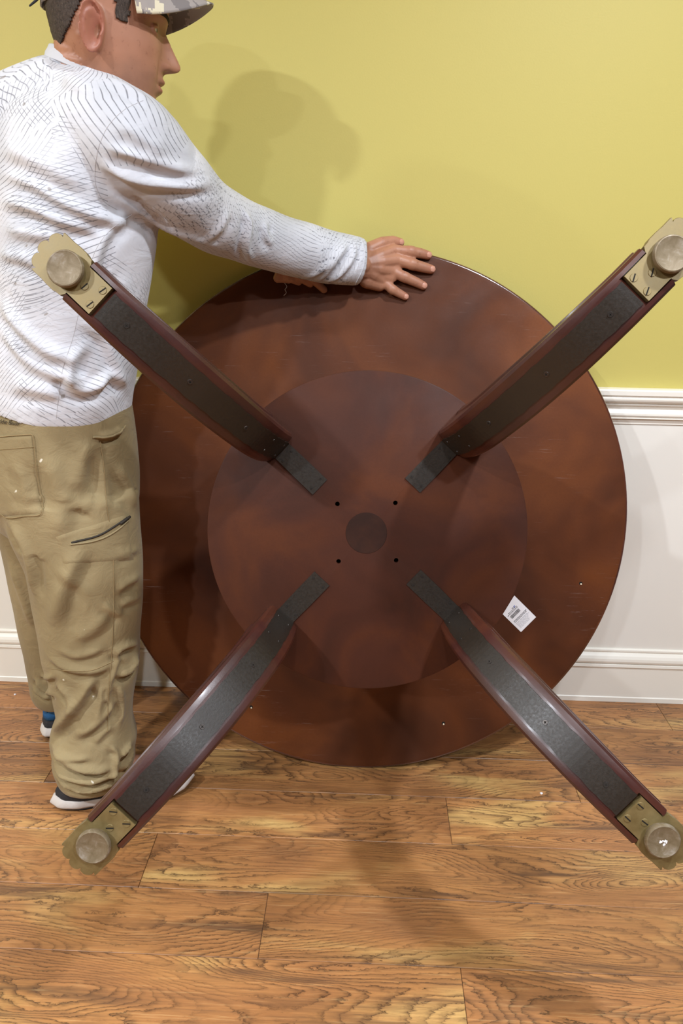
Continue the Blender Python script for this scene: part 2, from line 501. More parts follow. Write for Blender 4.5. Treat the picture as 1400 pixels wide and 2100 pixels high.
# -- legs: template in leg frame (r along local x, s along local y, h along local z), origin at platform centre
UNDER = [(0.2155, 0.0), (0.2165, 0.034), (0.2205, 0.080), (0.2290, 0.122), (0.2430, 0.160), (0.2640, 0.1935), (0.3050, 0.246), (0.3510, 0.2885), (0.4040, 0.321), (0.4590, 0.3420), (0.4970, 0.3500), (0.5380, 0.3520)]
UC = catmull(UNDER, 58)
tan = np.gradient(UC, axis=0); tan /= np.linalg.norm(tan, axis=1)[:, None]
NRM = np.stack([tan[:, 1], -tan[:, 0]], 1)          # outward / back side of the leg
prog = np.linspace(0, 1, len(UC))
THK = 0.072 - 0.034 * prog
rings = []
for i in range(len(UC)):
    reps = [UC[i][0] > 0.4975]
    for rec in reps:
        t = THK[i]; dc = 0.013 if rec else 0.0
        sec = [(-0.0238, dc), (0.0238, dc), (0.0246, 0.0), (0.0300, 0.0012), (0.0336, 0.0052), (0.0340, 0.0130), (0.0322, 0.0150), (0.0322, t * 0.70), (0.0345, t * 0.74), (0.0345, t * 0.94), (0.0315, t),
               (-0.0315, t), (-0.0345, t * 0.94), (-0.0345, t * 0.74), (-0.0322, t * 0.70), (-0.0322, 0.0150), (-0.0340, 0.0130), (-0.0336, 0.0052), (-0.0300, 0.0012), (-0.0246, 0.0)]
        ws = 1.0 + 0.09 * math.sin(math.pi * min(1.0, prog[i] / 0.93))
        rings.append([(UC[i][0] + NRM[i][0] * d, s * (ws if abs(s) > 0.029 else 1.0), UC[i][1] + NRM[i][1] * d) for s, d in sec])
# keep the leg's root flush with the platform face
for r in rings[:1]:
    pass
LV, LF = loft(rings)
leg_me = new_mesh('leg', LV, LF, True); leg_me.materials.append(M['leg_wood']); fix_normals(leg_me)
leg_me.set_sharp_from_angle(angle=0.55)
# steel strip: flat tail on the platform, bend, then up the leg's under face
path = [(0.118, 0.0028, 0, 1), (0.165, 0.0028, 0, 1), (0.2115, 0.0028, 0, 1)]
idx = [i for i in range(len(UC)) if 0.006 < UC[i][1] and UC[i][0] < 0.4915]
path += [(UC[i][0] - NRM[i][0] * 0.0026, UC[i][1] - NRM[i][1] * 0.0026, -NRM[i][0], -NRM[i][1]) for i in idx]
rings = []
for i, (r, hgt, nx, nz) in enumerate(path):
    w = 0.0188 if i < 3 else 0.0192 + 0.0014 * (i / len(path))
    jit = 0.0005 * math.sin(i * 2.1) + 0.0004 * math.sin(i * 5.3)
    th = 0.0024
    rings.append([(r, -w - jit, hgt), (r, w + jit, hgt), (r - nx * th, w + jit, hgt - nz * th), (r - nx * th, -w - jit, hgt - nz * th)])
SV, SF = loft(rings)
strip_me = new_mesh('steel_strip', SV, SF); strip_me.materials.append(M['steel']); fix_normals(strip_me)
# brass toe cap
outl = [(0.4985, 0.0232), (0.5385, 0.0232), (0.5390, 0.0262), (0.5425, 0.0315), (0.5500, 0.0322), (0.5540, 0.0335), (0.5660, 0.0335), (0.5780, 0.0325)]
c0 = (0.5665, 0.0)
lob = []
for q in range(0, 65):
    th = math.radians(64 - 2 * q); ad = abs(math.degrees(th))
    if ad > 42: R_ = min(0.0327 / math.sin(abs(th)), 0.0455)
    else: R_ = 0.0405 + 0.0065 * math.sqrt(abs(math.cos(math.radians(th * 180 / math.pi * 180 / 28))))
    lob.append((c0[0] - 0.006 + R_ * math.cos(th), R_ * math.sin(th)))
full = outl + lob + [(r, -s) for r, s in reversed(outl)]
HB = 0.3508
rings = []
for (dz, sc) in ((0.0, 0.985), (-0.0012, 1.0), (-0.006, 1.0), (-0.016, 0.97), (-0.030, 0.88), (-0.038, 0.70)):
    rings.append([(0.545 + (r - 0.545) * (sc if r > 0.539 else 1.0), s * sc, HB + dz) for r, s in full])
BV, BF = loft(rings)
toe_me = new_mesh('brass_toe_cap', BV, BF, True); toe_me.materials.append(M['brass']); fix_normals(toe_me)
toe_me.set_sharp_from_angle(angle=0.6)
GV, GF = lathe([(0.0200, HB - 0.001), (0.0200, HB + 0.0045), (0.0232, HB + 0.0060), (0.0243, HB + 0.0085), (0.0242, HB + 0.0130), (0.0232, HB + 0.0150), (0.0218, HB + 0.0156), (0.0208, HB + 0.0151), (0.0001, HB + 0.0149)], 48, (0.5555, 0))
glide_me = new_mesh('floor_glide', GV, GF, True); glide_me.materials.append(M['glide']); fix_normals(glide_me)
glide_me.set_sharp_from_angle(angle=0.7)


def screw_mesh(name, rad, kind, m_head):
    """uncut pan head; slot shade painted as flat dark strips on top"""
    bm = bmesh.new()
    bmesh.ops.create_cone(bm, cap_ends=True, segments=20, radius1=rad, radius2=rad * 0.86, depth=0.0014)
    for v in bm.verts: v.co.z += 0.0007
    nf = len(bm.faces)
    w = rad * 0.16; L = rad * (0.95 if kind == 'slot' else 0.55)
    for rot in ([0.0] if kind == 'slot' else [0.0, math.pi / 2]):
        q = [(-L, -w), (L, -w), (L, w), (-L, w)]
        vs_ = [bm.verts.new((x * math.cos(rot) - y * math.sin(rot), x * math.sin(rot) + y * math.cos(rot), 0.00146)) for x, y in q]
        bm.faces.new(vs_).material_index = 1
    me = bpy.data.meshes.new(name); bm.to_mesh(me); bm.free()
    me.materials.append(m_head); me.materials.append(M['dark'])
    return me


brass_screw = screw_mesh('slotted_screw', 0.0058, 'slot', M['brass'])
steel_screw = screw_mesh('cross_screw', 0.0042, 'cross', M['screw_dark'])
small_screw = screw_mesh('small_screw', 0.0026, 'cross', M['screw_dark'])


def under_at(r):
    j = int(np.argmin(abs(UC[:, 0] - r))); return UC[j], NRM[j]


leg_names = ['upper right', 'upper left', 'lower left', 'lower right']
for q in range(4):
    a = SPIN + math.pi / 4 + q * math.pi / 2
    lg = link('leg', leg_me, None, table)
    lg.location = (0, TR, OFF); lg.rotation_euler = (0, 0, a)
    lg['label'] = leg_names[q] + ' curved mahogany leg with brass toe'
    link('steel_strip', strip_me, None, lg)
    link('brass_toe_cap', toe_me, None, lg)
    link('floor_glide', glide_me, None, lg)
    for (r, s, rot) in ((0.5055, 0.0125, 0.5), (0.5055, -0.0125, 0.45), (0.5265, 0.0, 0.55)):
        sc = link('slotted_screw', brass_screw, None, lg); sc.location = (r, s, HB - 0.0004); sc.rotation_euler = (0, 0, rot + q * 0.9)
    for (r, s) in ((0.128, 0.012), (0.128, -0.012), (0.199, 0.012), (0.199, -0.012)):
        sc = link('small_screw', small_screw, None, lg); sc.location = (r, s, 0.0024); sc.rotation_euler = (0, 0, rng.random())
    for (hh, s, me_) in ((0.034, 0.012, small_screw), (0.034, -0.012, small_screw), (0.122, 0.0115, small_screw), (0.122, -0.0115, small_screw), (0.1935, 0, steel_screw), (0.2885, 0, steel_screw), (0.342, 0, steel_screw)):
        j = int(np.argmin(abs(UC[:, 1] - hh))); nx, nz = -NRM[j][0], -NRM[j][1]
        sc = link('cross_screw', me_, None, lg)
        sc.location = (UC[j][0] + nx * 0.0022, s, UC[j][1] + nz * 0.0022)
        sc.rotation_euler = (0, math.atan2(nx, nz), 0)
    if q == 3:
        # splash of white paint on this glide
        bm = bmesh.new(); rg = random.Random(5)
        for t_ in range(16):
            bmesh.ops.create_icosphere(bm, subdivisions=1, radius=rg.uniform(0.0008, 0.0018), matrix=Matrix.Translation((0.5555 + rg.uniform(-.004, .004) + 0.0, rg.uniform(-.004, .004), HB + 0.0151)) @ Matrix.Diagonal((1, 1, .35, 1)))
        mm = bpy.data.meshes.new('paint_splash'); bm.to_mesh(mm); bm.free(); mm.materials.append(M['paper'])
        link('paint_splash', mm, None, lg)
# ------------------------------------------------------------------ the person
def mat_skin():
    k = NT('tanned_skin', 0.46, srgb(172, 122, 98), 0.42)
    n1 = k.noise(k.co(), 9, 3); n2 = k.noise(k.co(), 140, 3, 0.6); n3 = k.noise(k.co(), 55, 2)
    c = k.ramp(n1, [(0.3, srgb(150, 104, 81)), (0.55, srgb(171, 121, 95)), (0.75, srgb(186, 136, 108))])
    c = k.mix(k.ramp(n2, [(0.60, 0.0), (0.74, 0.45)]), c, srgb(112, 70, 54))
    at_ = k.n('ShaderNodeAttribute', attribute_name='tint')
    c = k.mix(k.math('MULTIPLY', at_.outputs['Fac'], 0.75, clamp=True), c, srgb(170, 92, 84))
    st = k.n('ShaderNodeAttribute', attribute_name='stubble')
    c = k.mix(k.math('MULTIPLY', st.outputs['Fac'], k.ramp(n3, [(0.2, 0.10), (0.8, 0.34)])), c, srgb(84, 66, 58))
    k.col(c)
    k.b.inputs['Subsurface Weight'].default_value = 0.08
    k.b.inputs['Subsurface Radius'].default_value = (0.006, 0.003, 0.002)
    k.bump(n2, 0.12, 0.0008)
    return k.m


def mat_shirt():
    k = NT('white_contour_print_jersey', 0.62, srgb(226, 226, 230), 0.25)
    k.b.inputs['Sheen Weight'].default_value = 0.15
    p = k.n('ShaderNodeAttribute', attribute_name='cloth_uv').outputs['Vector']
    patch = k.n('ShaderNodeTexVoronoi', feature='F1'); patch.inputs['Scale'].default_value = 6.5
    dst = k.n('ShaderNodeVectorMath', operation='ADD')
    nz = k.n('ShaderNodeTexNoise'); nz.inputs['Scale'].default_value = 5; k.t.links.new(p, nz.inputs['Vector'])
    sc = k.n('ShaderNodeVectorMath', operation='SCALE'); sc.inputs['Scale'].default_value = 0.22
    k.t.links.new(nz.outputs['Color'], sc.inputs[0]); k.t.links.new(p, dst.inputs[0]); k.t.links.new(sc.outputs[0], dst.inputs[1])
    k.t.links.new(dst.outputs[0], patch.inputs['Vector'])
    cellr = k.n('ShaderNodeSeparateColor'); k.t.links.new(patch.outputs['Color'], cellr.inputs[0])
    def bands(src, spacing, wave, seedv):
        """even lines of one direction per patch, bent by a slow noise"""
        vor = k.n('ShaderNodeTexVoronoi', feature='F1'); vor.inputs['Scale'].default_value = src
        k.t.links.new(k.map(dst.outputs[0], (1, 1, 1), (seedv, seedv * 2, 0)), vor.inputs['Vector'])
        sub = k.n('ShaderNodeVectorMath', operation='SUBTRACT'); k.t.links.new(vor.outputs['Color'], sub.inputs[0]); sub.inputs[1].default_value = (0.5, 0.42, 0.5)
        fl = k.n('ShaderNodeVectorMath', operation='MULTIPLY'); k.t.links.new(sub.outputs[0], fl.inputs[0]); fl.inputs[1].default_value = (1, 1, 0)
        nm = k.n('ShaderNodeVectorMath', operation='NORMALIZE'); k.t.links.new(fl.outputs[0], nm.inputs[0])
        dt = k.n('ShaderNodeVectorMath', operation='DOT_PRODUCT'); k.t.links.new(p, dt.inputs[0]); k.t.links.new(nm.outputs[0], dt.inputs[1])
        f = k.math('ADD', k.math('MULTIPLY', dt.outputs['Value'], 1.0 / spacing), k.math('MULTIPLY', k.noise(p, 5.5, 1.0, 0.4, 0.4), wave))
        t = k.math('ABSOLUTE', k.math('SUBTRACT', k.math('FRACT', f), 0.5))
        sep = k.n('ShaderNodeSeparateColor'); k.t.links.new(vor.outputs['Color'], sep.inputs[0])
        return k.ramp(t, [(0.0, 1.0), (0.055, 0.8), (0.11, 0.0)]), sep
    l1, s1 = bands(6.0, 0.0080, 9.0, 0.0)
    l2, s2 = bands(8.0, 0.0072, 5.0, 3.7)
    m1 = k.ramp(s1.outputs[0], [(0.14, 0.0), (0.16, 1.0)])
    m2 = k.ramp(s2.outputs[1], [(0.74, 0.0), (0.76, 1.0)])
    ln = k.math('MAXIMUM', k.math('MULTIPLY', l1, m1), k.math('MULTIPLY', l2, m2))
    brk = k.ramp(k.noise(p, 60, 2), [(0.36, 0.15), (0.50, 1.0)])
    ln = k.math('MULTIPLY', ln, k.math('MULTIPLY', brk, k.ramp(k.noise(p, 7, 2), [(0.34, 0.25), (0.52, 1.0)])))
    cl = k.ramp(k.noise(p, 5, 2), [(0.40, srgb(212, 213, 219)), (0.62, srgb(186, 188, 194))])
    cl = k.mix(k.math('MULTIPLY', cellr.outputs[2], 0.30), cl, srgb(182, 183, 190))
    c = k.mix(k.math('MULTIPLY', ln, 0.80), cl, srgb(80, 80, 88))
    sp = k.noise(p, 46, 1.0)
    c = k.mix(k.ramp(sp, [(0.755, 0.0), (0.775, 0.6)]), c, srgb(120, 108, 96))
    k.col(c)
    cre = k.noise(k.map(k.co(), (1, 1, 2.2)), 16, 3, 0.5, 1.2)
    k.bump(k.math('ADD', cre, k.math('MULTIPLY', k.noise(p, 700, 2), 0.03)), 0.35, 0.006)
    return k.m


def mat_khaki():
    k = NT('khaki_cotton', 0.78, srgb(164, 142, 104), 0.2)
    k.b.inputs['Sheen Weight'].default_value = 0.1
    n1 = k.noise(k.co(), 5, 3); n2 = k.noise(k.map(k.co(), (300, 300, 900)), 1, 2)
    c = k.ramp(n1, [(0.3, srgb(128, 112, 80)), (0.7, srgb(150, 133, 98))])
    n4 = k.noise(k.co(), 34, 2)
    c = k.mix(k.ramp(n4, [(0.745, 0.0), (0.76, 0.8)]), c, srgb(214, 206, 188))
    k.col(c)
    cre = k.noise(k.map(k.co(), (1, 1, 1.2)), 20, 4, 0.55, 1.4)
    k.bump(k.math('ADD', cre, k.math('MULTIPLY', n2, 0.04)), 0.42, 0.007)
    return k.m


def mat_camo():
    k = NT('digital_camo_twill', 0.75, srgb(150, 145, 140), 0.2)
    sn = k.n('ShaderNodeVectorMath', operation='SNAP'); sn.inputs[1].default_value = (0.0032, 0.0032, 0.0032)
    k.t.links.new(k.co(), sn.inputs[0])
    a = k.noise(sn.outputs[0], 34, 2.5, 0.6); b = k.noise(k.map(sn.outputs[0], (1, 1, 1), (3, 5, 7)), 26, 2.5, 0.6)
    c = k.mix(k.ramp(a, [(0.55, 0.0), (0.552, 1.0)], 'CONSTANT'), srgb(150, 143, 138), srgb(206, 198, 172))
    c = k.mix(k.ramp(b, [(0.545, 0.0), (0.55, 1.0)], 'CONSTANT'), c, srgb(120, 114, 112))
    k.col(c)
    k.bump(k.noise(k.co(), 900, 2), 0.15, 0.0005)
    return k.m


M['skin'] = mat_skin(); M['shirt'] = mat_shirt(); M['khaki'] = mat_khaki(); M['camo'] = mat_camo()
_k = NT('cropped_dark_hair', 0.7, srgb(58, 50, 44), 0.3)
_n = _k.noise(_k.map(_k.co(), (700, 700, 160)), 1, 3, 0.7)
_k.col(_k.ramp(_n, [(0.3, srgb(34, 28, 24)), (0.62, srgb(78, 66, 58)), (0.8, srgb(128, 116, 106))])); _k.bump(_n, 0.7, 0.002)
M['hair'] = _k.m
M['brow'] = NT('eyebrow_hair', 0.8, srgb(44, 34, 28), 0.2).m
M['eye_white'] = NT('eye_white', 0.2, srgb(196, 184, 172), 0.5).m
M['iris'] = NT('dark_iris', 0.15, srgb(34, 22, 16), 0.5).m
M['nail'] = NT('fingernail', 0.3, srgb(192, 140, 120), 0.5).m
M['stitch'] = NT('khaki_stitch', 0.8, srgb(138, 118, 84), 0.2).m
M['stitch_dark'] = NT('dark_zip', 0.6, srgb(46, 40, 34), 0.3).m
M['seam_grey'] = NT('grey_seam_thread', 0.8, srgb(176, 174, 176), 0.2).m
M['sole'] = mat_paint('grey_white_rubber', srgb(196, 188, 182), 0.7, 0.3, 160)
M['shoe_black'] = mat_paint('black_shoe_mesh', srgb(42, 42, 46), 0.75, 0.6, 500)
M['shoe_blue'] = mat_paint('blue_shoe_mesh', srgb(34, 92, 142), 0.65, 0.6, 500)
M['outsole'] = NT('dark_outsole', 0.8, srgb(50, 44, 42), 0.2).m

person = bpy.data.objects.new('person', None); COL.objects.link(person)
person.location = (-0.64, 1.48, 0.0)
tag(person, 'person in camo cap, white patterned shirt and khaki trousers holding the tipped table', 'person')
PO = np.array([-0.64, 1.48, 0.0])


def pobj(name, V, Fc, mat, parent=None, smooth=True):
    """world-space verts -> object under the person (or one of the person's parts)"""
    me = new_mesh(name, np.asarray(V) - PO, Fc, smooth)
    return link(name, me, mat, parent if parent is not None else person)


def ell_ring(c, phi, a, b, z, n=48, ex=2.25):
    """horizontal super-ellipse: a along facing phi, b across"""
    fx = np.array([math.cos(phi), math.sin(phi)]); sx = np.array([math.sin(phi), -math.cos(phi)])
    out = []
    for j in range(n):
        t = 2 * math.pi * j / n; cc, ss = math.cos(t), math.sin(t)
        u = a * math.copysign(abs(cc) ** (2 / ex), cc); v = b * math.copysign(abs(ss) ** (2 / ex), ss)
        out.append((c[0] + fx[0] * u + sx[0] * v, c[1] + fx[1] * u + sx[1] * v, z))
    return out


def tube(pts, radii, seg=16, caps=True, up=(0, 0, 1), dense=0):
    """round-ended tapering tube; radii: r or (r_side, r_up)"""
    P = np.asarray(pts, float); Rr = np.array([(r, r) if np.isscalar(r) else r for r in radii], float)
    if dense:
        d = np.r_[0, np.cumsum(np.linalg.norm(np.diff(P, axis=0), axis=1))]
        P2 = catmull(P, dense); d2 = np.linspace(0, d[-1], dense)
        Rr = np.stack([np.interp(d2, d, Rr[:, 0]), np.interp(d2, d, Rr[:, 1])], 1); P = P2
    T = np.gradient(P, axis=0); T /= np.linalg.norm(T, axis=1)[:, None]
    rings = []; up = np.asarray(up, float)

    def ring(p, t, r):
        s = np.cross(t, up); s /= np.linalg.norm(s); u = np.cross(s, t)
        return [p + s * r[0] * math.cos(2 * math.pi * j / seg) + u * r[1] * math.sin(2 * math.pi * j / seg) for j in range(seg)]
    if caps:
        for q in (80, 60, 40, 20):
            a = math.radians(q); rings.append(ring(P[0] - T[0] * Rr[0].mean() * math.sin(a), T[0], Rr[0] * math.cos(a)))
    for p, t, r in zip(P, T, Rr): rings.append(ring(p, t, r))
    if caps:
        for q in (20, 40, 60, 80):
            a = math.radians(q); rings.append(ring(P[-1] + T[-1] * Rr[-1].mean() * math.sin(a), T[-1], Rr[-1] * math.cos(a)))
    return loft(rings)


def remesh(pieces, voxel):
    V = []; Fc = []
    for v, f in pieces:
        b = len(V); V += [tuple(map(float, p)) for p in v]; Fc += [tuple(i + b for i in q) for q in f]
    me = new_mesh('tmp', V, Fc); fix_normals(me)
    o = link('tmp', me)
    m = o.modifiers.new('r', 'REMESH'); m.mode = 'VOXEL'; m.voxel_size = voxel; m.adaptivity = 0.0
    bpy.context.view_layer.update()
    me2 = bpy.data.meshes.new_from_object(o.evaluated_get(bpy.context.evaluated_depsgraph_get()))
    v, f = arrays(me2)
    bpy.data.objects.remove(o, do_unlink=True); bpy.data.meshes.remove(me); bpy.data.meshes.remove(me2)
    return v, f


def arrays(me):
    v = np.empty(len(me.vertices) * 3); me.vertices.foreach_get('co', v)
    return v.reshape(-1, 3), [tuple(p.vertices) for p in me.polygons]


def edges_of(Fc):
    q = np.array([f if len(f) == 4 else (*f, f[0]) for f in Fc])
    e = np.concatenate([q[:, [0, 1]], q[:, [1, 2]], q[:, [2, 3]], q[:, [3, 0]]]); e.sort(axis=1)
    e = np.unique(e[e[:, 0] != e[:, 1]], axis=0)
    return e


def smooth_v(V, Fc, it, lam=0.5, weight=None):
    e = edges_of(Fc); n = len(V)
    deg = np.bincount(e.ravel(), minlength=n).astype(float)[:, None]; deg[deg == 0] = 1
    V = V.copy()
    for _ in range(it):
        s = np.zeros_like(V)
        for ax_ in range(3):
            s[:, ax_] = np.bincount(e[:, 0], V[e[:, 1], ax_], n) + np.bincount(e[:, 1], V[e[:, 0], ax_], n)
        d = s / deg - V
        V += lam * (d if weight is None else d * weight[:, None])
    return V


def vnormals(V, Fc):
    q = np.array([f if len(f) == 4 else (*f, f[0]) for f in Fc])
    fn = np.cross(V[q[:, 2]] - V[q[:, 0]], V[q[:, 3]] - V[q[:, 1]])
    N = np.zeros_like(V)
    for j in range(4):
        for ax_ in range(3): N[:, ax_] += np.bincount(q[:, j], fn[:, ax_], len(V))
    return N / (np.linalg.norm(N, axis=1)[:, None] + 1e-12)


def bvh_of(V, Fc): return BVHTree.FromPolygons([tuple(v) for v in V], Fc)


def cast_px(bvh, pts):
    out = []
    for px, py in pts:
        o_, d_ = ray(px, py); h_ = bvh.ray_cast(o_, d_)
        if h_[0] is not None: out.append((np.array(h_[0]), np.array(h_[1])))
    return out


def apply_folds(V, Fc, folds, gain=1.5):
    """folds: (image polyline traced on the cloth, width m, height m): a ridge with a hollow on its lower side, built into the surface"""
    bvh = bvh_of(V, Fc); N = vnormals(V, Fc); D = np.zeros(len(V))
    for poly, w, amp in folds:
        dense = catmull(np.array(poly, float), max(6, int(len(poly) * 7)))
        hit = cast_px(bvh, dense)
        if len(hit) < 3: continue
        P = np.array([h_[0] for h_ in hit]); T = np.gradient(P, axis=0); T /= np.linalg.norm(T, axis=1)[:, None] + 1e-9
        lo, hi = P.min(0) - 4 * w, P.max(0) + 4 * w
        idx = np.where(((V > lo) & (V < hi)).all(1))[0]
        if len(idx) == 0: continue
        d2 = ((V[idx][:, None, :] - P[None]) ** 2).sum(2); j = d2.argmin(1); dist = np.sqrt(d2.min(1))
        side = np.cross(T[j], N[idx]); dv = V[idx] - P[j]
        sd = (dv * side).sum(1)
        dn = np.array([-UP]) @ side.T  # + when the side vector points down in the picture
        sgn = np.where(dn[0] >= 0, 1.0, -1.0)
        sd = sd * sgn
        along = j / (len(P) - 1); taper = np.clip(np.sin(np.pi * np.clip(along, 0.02, 0.98)) * 1.6, 0, 1)
        far = np.exp(-np.clip(dist - np.abs(sd), 0, None) ** 2 / (w * w))
        D[idx] += amp * taper * far * (np.exp(-(sd / w) ** 2) - 0.75 * np.exp(-((sd - 1.7 * w) / w) ** 2))
    return V + N * (D * gain)[:, None]


def ripple(V, Fc, amp, scale, seed=0):
    """low fabric unevenness from a few sine sheets"""
    N = vnormals(V, Fc); rg = np.random.RandomState(seed); s = np.zeros(len(V))
    for q in range(9):
        k = rg.normal(size=3); k *= scale * rg.uniform(0.5, 1.6) / np.linalg.norm(k)
        s += np.sin(V @ k + rg.uniform(0, 6.3)) * rg.uniform(0.4, 1)
    return V + N * (s * amp / 3)[:, None]


def line_tube(name, bvh, px, rad, mat, parent, off=0.0, dense=8):
    hit = cast_px(bvh, catmull(np.array(px, float), len(px) * dense))
    P = [h_[0] + h_[1] * off for h_ in hit]
    if len(P) < 3: return None
    V, Fc = tube(P, [rad] * len(P), 6, True, up=tuple(FWD + np.array([.01, .02, .0])))
    return pobj(name, V, Fc, mat, parent)


def patch(name, bvh, corners, mat, parent, off=0.0022, nu=16, nv=16, rim=0.0):
    """a piece of cloth laid over the surface; corners: 4 picture points (tl, tr, br, bl)"""
    c = np.array(corners, float); G = {}; V = []; Fc = []
    for i in range(nv + 1):
        for j in range(nu + 1):
            u, v = j / nu, i / nv
            p = (1 - v) * ((1 - u) * c[0] + u * c[1]) + v * ((1 - u) * c[3] + u * c[2])
            h_ = cast_px(bvh, [p])
            if h_:
                G[(i, j)] = len(V); e = off if (0 < i < nv and 0 < j < nu) else -0.001
                V.append(h_[0][0] + h_[0][1] * e)
    for i in range(nv):
        for j in range(nu):
            q = [(i, j), (i, j + 1), (i + 1, j + 1), (i + 1, j)]
            if all(t in G for t in q): Fc.append(tuple(G[t] for t in q))
    return pobj(name, V, Fc, mat, parent)


# -- head: parametric slices in head frame (x forward, y left, z up, origin between the ear canals)
HS = 1.07
PROF = np.array([  # z, front x, back x, half width
    (-0.108, 0.074, 0.048, 0.012), (-0.104, 0.083, 0.036, 0.024), (-0.098, 0.0885, 0.024, 0.035), (-0.088, 0.0905, 0.004, 0.046), (-0.076, 0.0885, -0.018, 0.0535),
    (-0.064, 0.0905, -0.040, 0.059), (-0.050, 0.0925, -0.058, 0.0625), (-0.034, 0.0925, -0.072, 0.066), (-0.015, 0.0915, -0.082, 0.0690), (0.005, 0.0900, -0.089, 0.0710),
    (0.020, 0.0890, -0.094, 0.0720), (0.032, 0.0955, -0.0965, 0.0730), (0.045, 0.0970, -0.0975, 0.0742), (0.062, 0.0945, -0.0970, 0.0750), (0.080, 0.0850, -0.0905, 0.0725),
    (0.098, 0.0680, -0.0770, 0.0640), (0.113, 0.0440, -0.0550, 0.0480), (0.123, 0.0200, -0.0290, 0.0270), (0.1275, 0.0030, -0.0090, 0.0080)])
NOSE = np.array([(0.034, 0.0), (0.026, 0.003), (0.018, 0.0065), (0.008, 0.0125), (-0.004, 0.0195), (-0.014, 0.0255), (-0.021, 0.0300), (-0.027, 0.0305), (-0.032, 0.0250), (-0.0355, 0.013), (-0.038, 0.005), (-0.044, 0.001), (-0.055, 0.0)])


PROF[:, 2] = np.where(PROF[:, 2] < 0, PROF[:, 2] * 0.90, PROF[:, 2])


def head_grid(nz=150, nt=140):
    zs = np.linspace(PROF[0, 0], PROF[-1, 0], nz); V = []
    n_z = NOSE[::-1]
    for z in zs:
        xf, xb, w = (np.interp(z, PROF[:, 0], PROF[:, i]) for i in (1, 2, 3))
        xc = xb + (xf - xb) * 0.44
        for j in range(nt):
            t = 2 * math.pi * j / nt; c, s = math.cos(t), math.sin(t)
            ex = 2.15 if c > 0 else 2.25
            x = xc + (xf - xc if c > 0 else xc - xb) * math.copysign(abs(c) ** (2 / ex), c)
            y = w * math.copysign(abs(s) ** (2 / ex), s)
            V.append((x, y, z))
    V = np.array(V); x, y, z = V.T.copy(); ay_ = abs(y)
    front = np.clip((x - 0.015) / 0.05, 0, 1)
    g = lambda cy, cz, sy, sz: np.exp(-((ay_ - cy) / sy) ** 2 - ((z - cz) / sz) ** 2) * front
    sig = np.interp(z, [-0.05, -0.036, -0.028, -0.016, 0.0, 0.02, 0.04], [0.010, 0.0105, 0.0105, 0.0095, 0.0080, 0.0085, 0.010])
    dx = np.interp(z, n_z[:, 0], n_z[:, 1]) * np.exp(-(ay_ / sig) ** 2) * front
    dx += 0.0085 * g(0.0145, -0.0285, 0.0065, 0.0075)          # nostril wing
    dx -= 0.0040 * g(0.0075, -0.0365, 0.0035, 0.0030)          # nostril
    dx -= 0.0080 * g(0.0315, 0.0150, 0.0145, 0.0115)           # eye socket
    dx += 0.0050 * g(0.0315, 0.0145, 0.0110, 0.0075)           # eyeball under the lids
    dx -= 0.0014 * g(0.0315, 0.0145, 0.0120, 0.0016)           # lid opening
    dx += 0.0035 * g(0.0260, 0.0335, 0.0180, 0.0065)           # brow ridge
    dx += 0.0030 * g(0.0420, -0.0120, 0.0150, 0.0140)          # cheekbone
    dx -= 0.0022 * g(0.0270, -0.0420, 0.0040, 0.0140)          # nasolabial fold
    dx += 0.0020 * g(0.0360, -0.0420, 0.0080, 0.0160)
    wl = np.exp(-(ay_ / 0.021) ** 4) * front
    dx += 0.0062 * wl * np.exp(-((z + 0.0515) / 0.0050) ** 2)   # upper lip
    dx += 0.0058 * wl * np.exp(-((z + 0.0645) / 0.0050) ** 2)   # lower lip
    dx -= 0.0050 * np.exp(-(ay_ / 0.024) ** 4) * front * np.exp(-((z + 0.0580) / 0.0017) ** 2)
    dx -= 0.0040 * g(0.0, -0.0765, 0.0200, 0.0050)              # under the lip
    dx += 0.0050 * g(0.0, -0.0920, 0.0160, 0.0090)              # chin
    V = np.stack([x + dx, y, z], 1)
    Fc = []
    for i in range(nz - 1):
        for j in range(nt):
            k_ = (j + 1) % nt; Fc.append((i * nt + j, i * nt + k_, (i + 1) * nt + k_, (i + 1) * nt + j))
    Fc.append(tuple(range(nt - 1, -1, -1))); Fc.append(tuple((nz - 1) * nt + j for j in range(nt)))
    return V, Fc, nz, nt


HEAD_C = np.array([-0.458, 1.456, 1.500]); HEAD_YAW = math.radians(18); HEAD_BOW = math.radians(8); HEAD_ROLL = math.radians(0)
_cy, _sy, _cb, _sb = math.cos(HEAD_YAW), math.sin(HEAD_YAW), math.cos(HEAD_BOW), math.sin(HEAD_BOW)
H_FWD = np.array([_cy * _cb, _sy * _cb, -_sb]); H_LEFT = np.array([-_sy, _cy, 0.0]); H_UP = np.cross(H_FWD, H_LEFT)
H_LEFT, H_UP = H_LEFT * math.cos(HEAD_ROLL) + H_UP * math.sin(HEAD_ROLL), H_UP * math.cos(HEAD_ROLL) - H_LEFT * math.sin(HEAD_ROLL)


def hd(v):
    v = np.atleast_2d(v) * HS
    return HEAD_C + v[:, :1] * H_FWD + v[:, 1:2] * H_LEFT + v[:, 2:3] * H_UP


HV, HF, HNZ, HNT = head_grid()


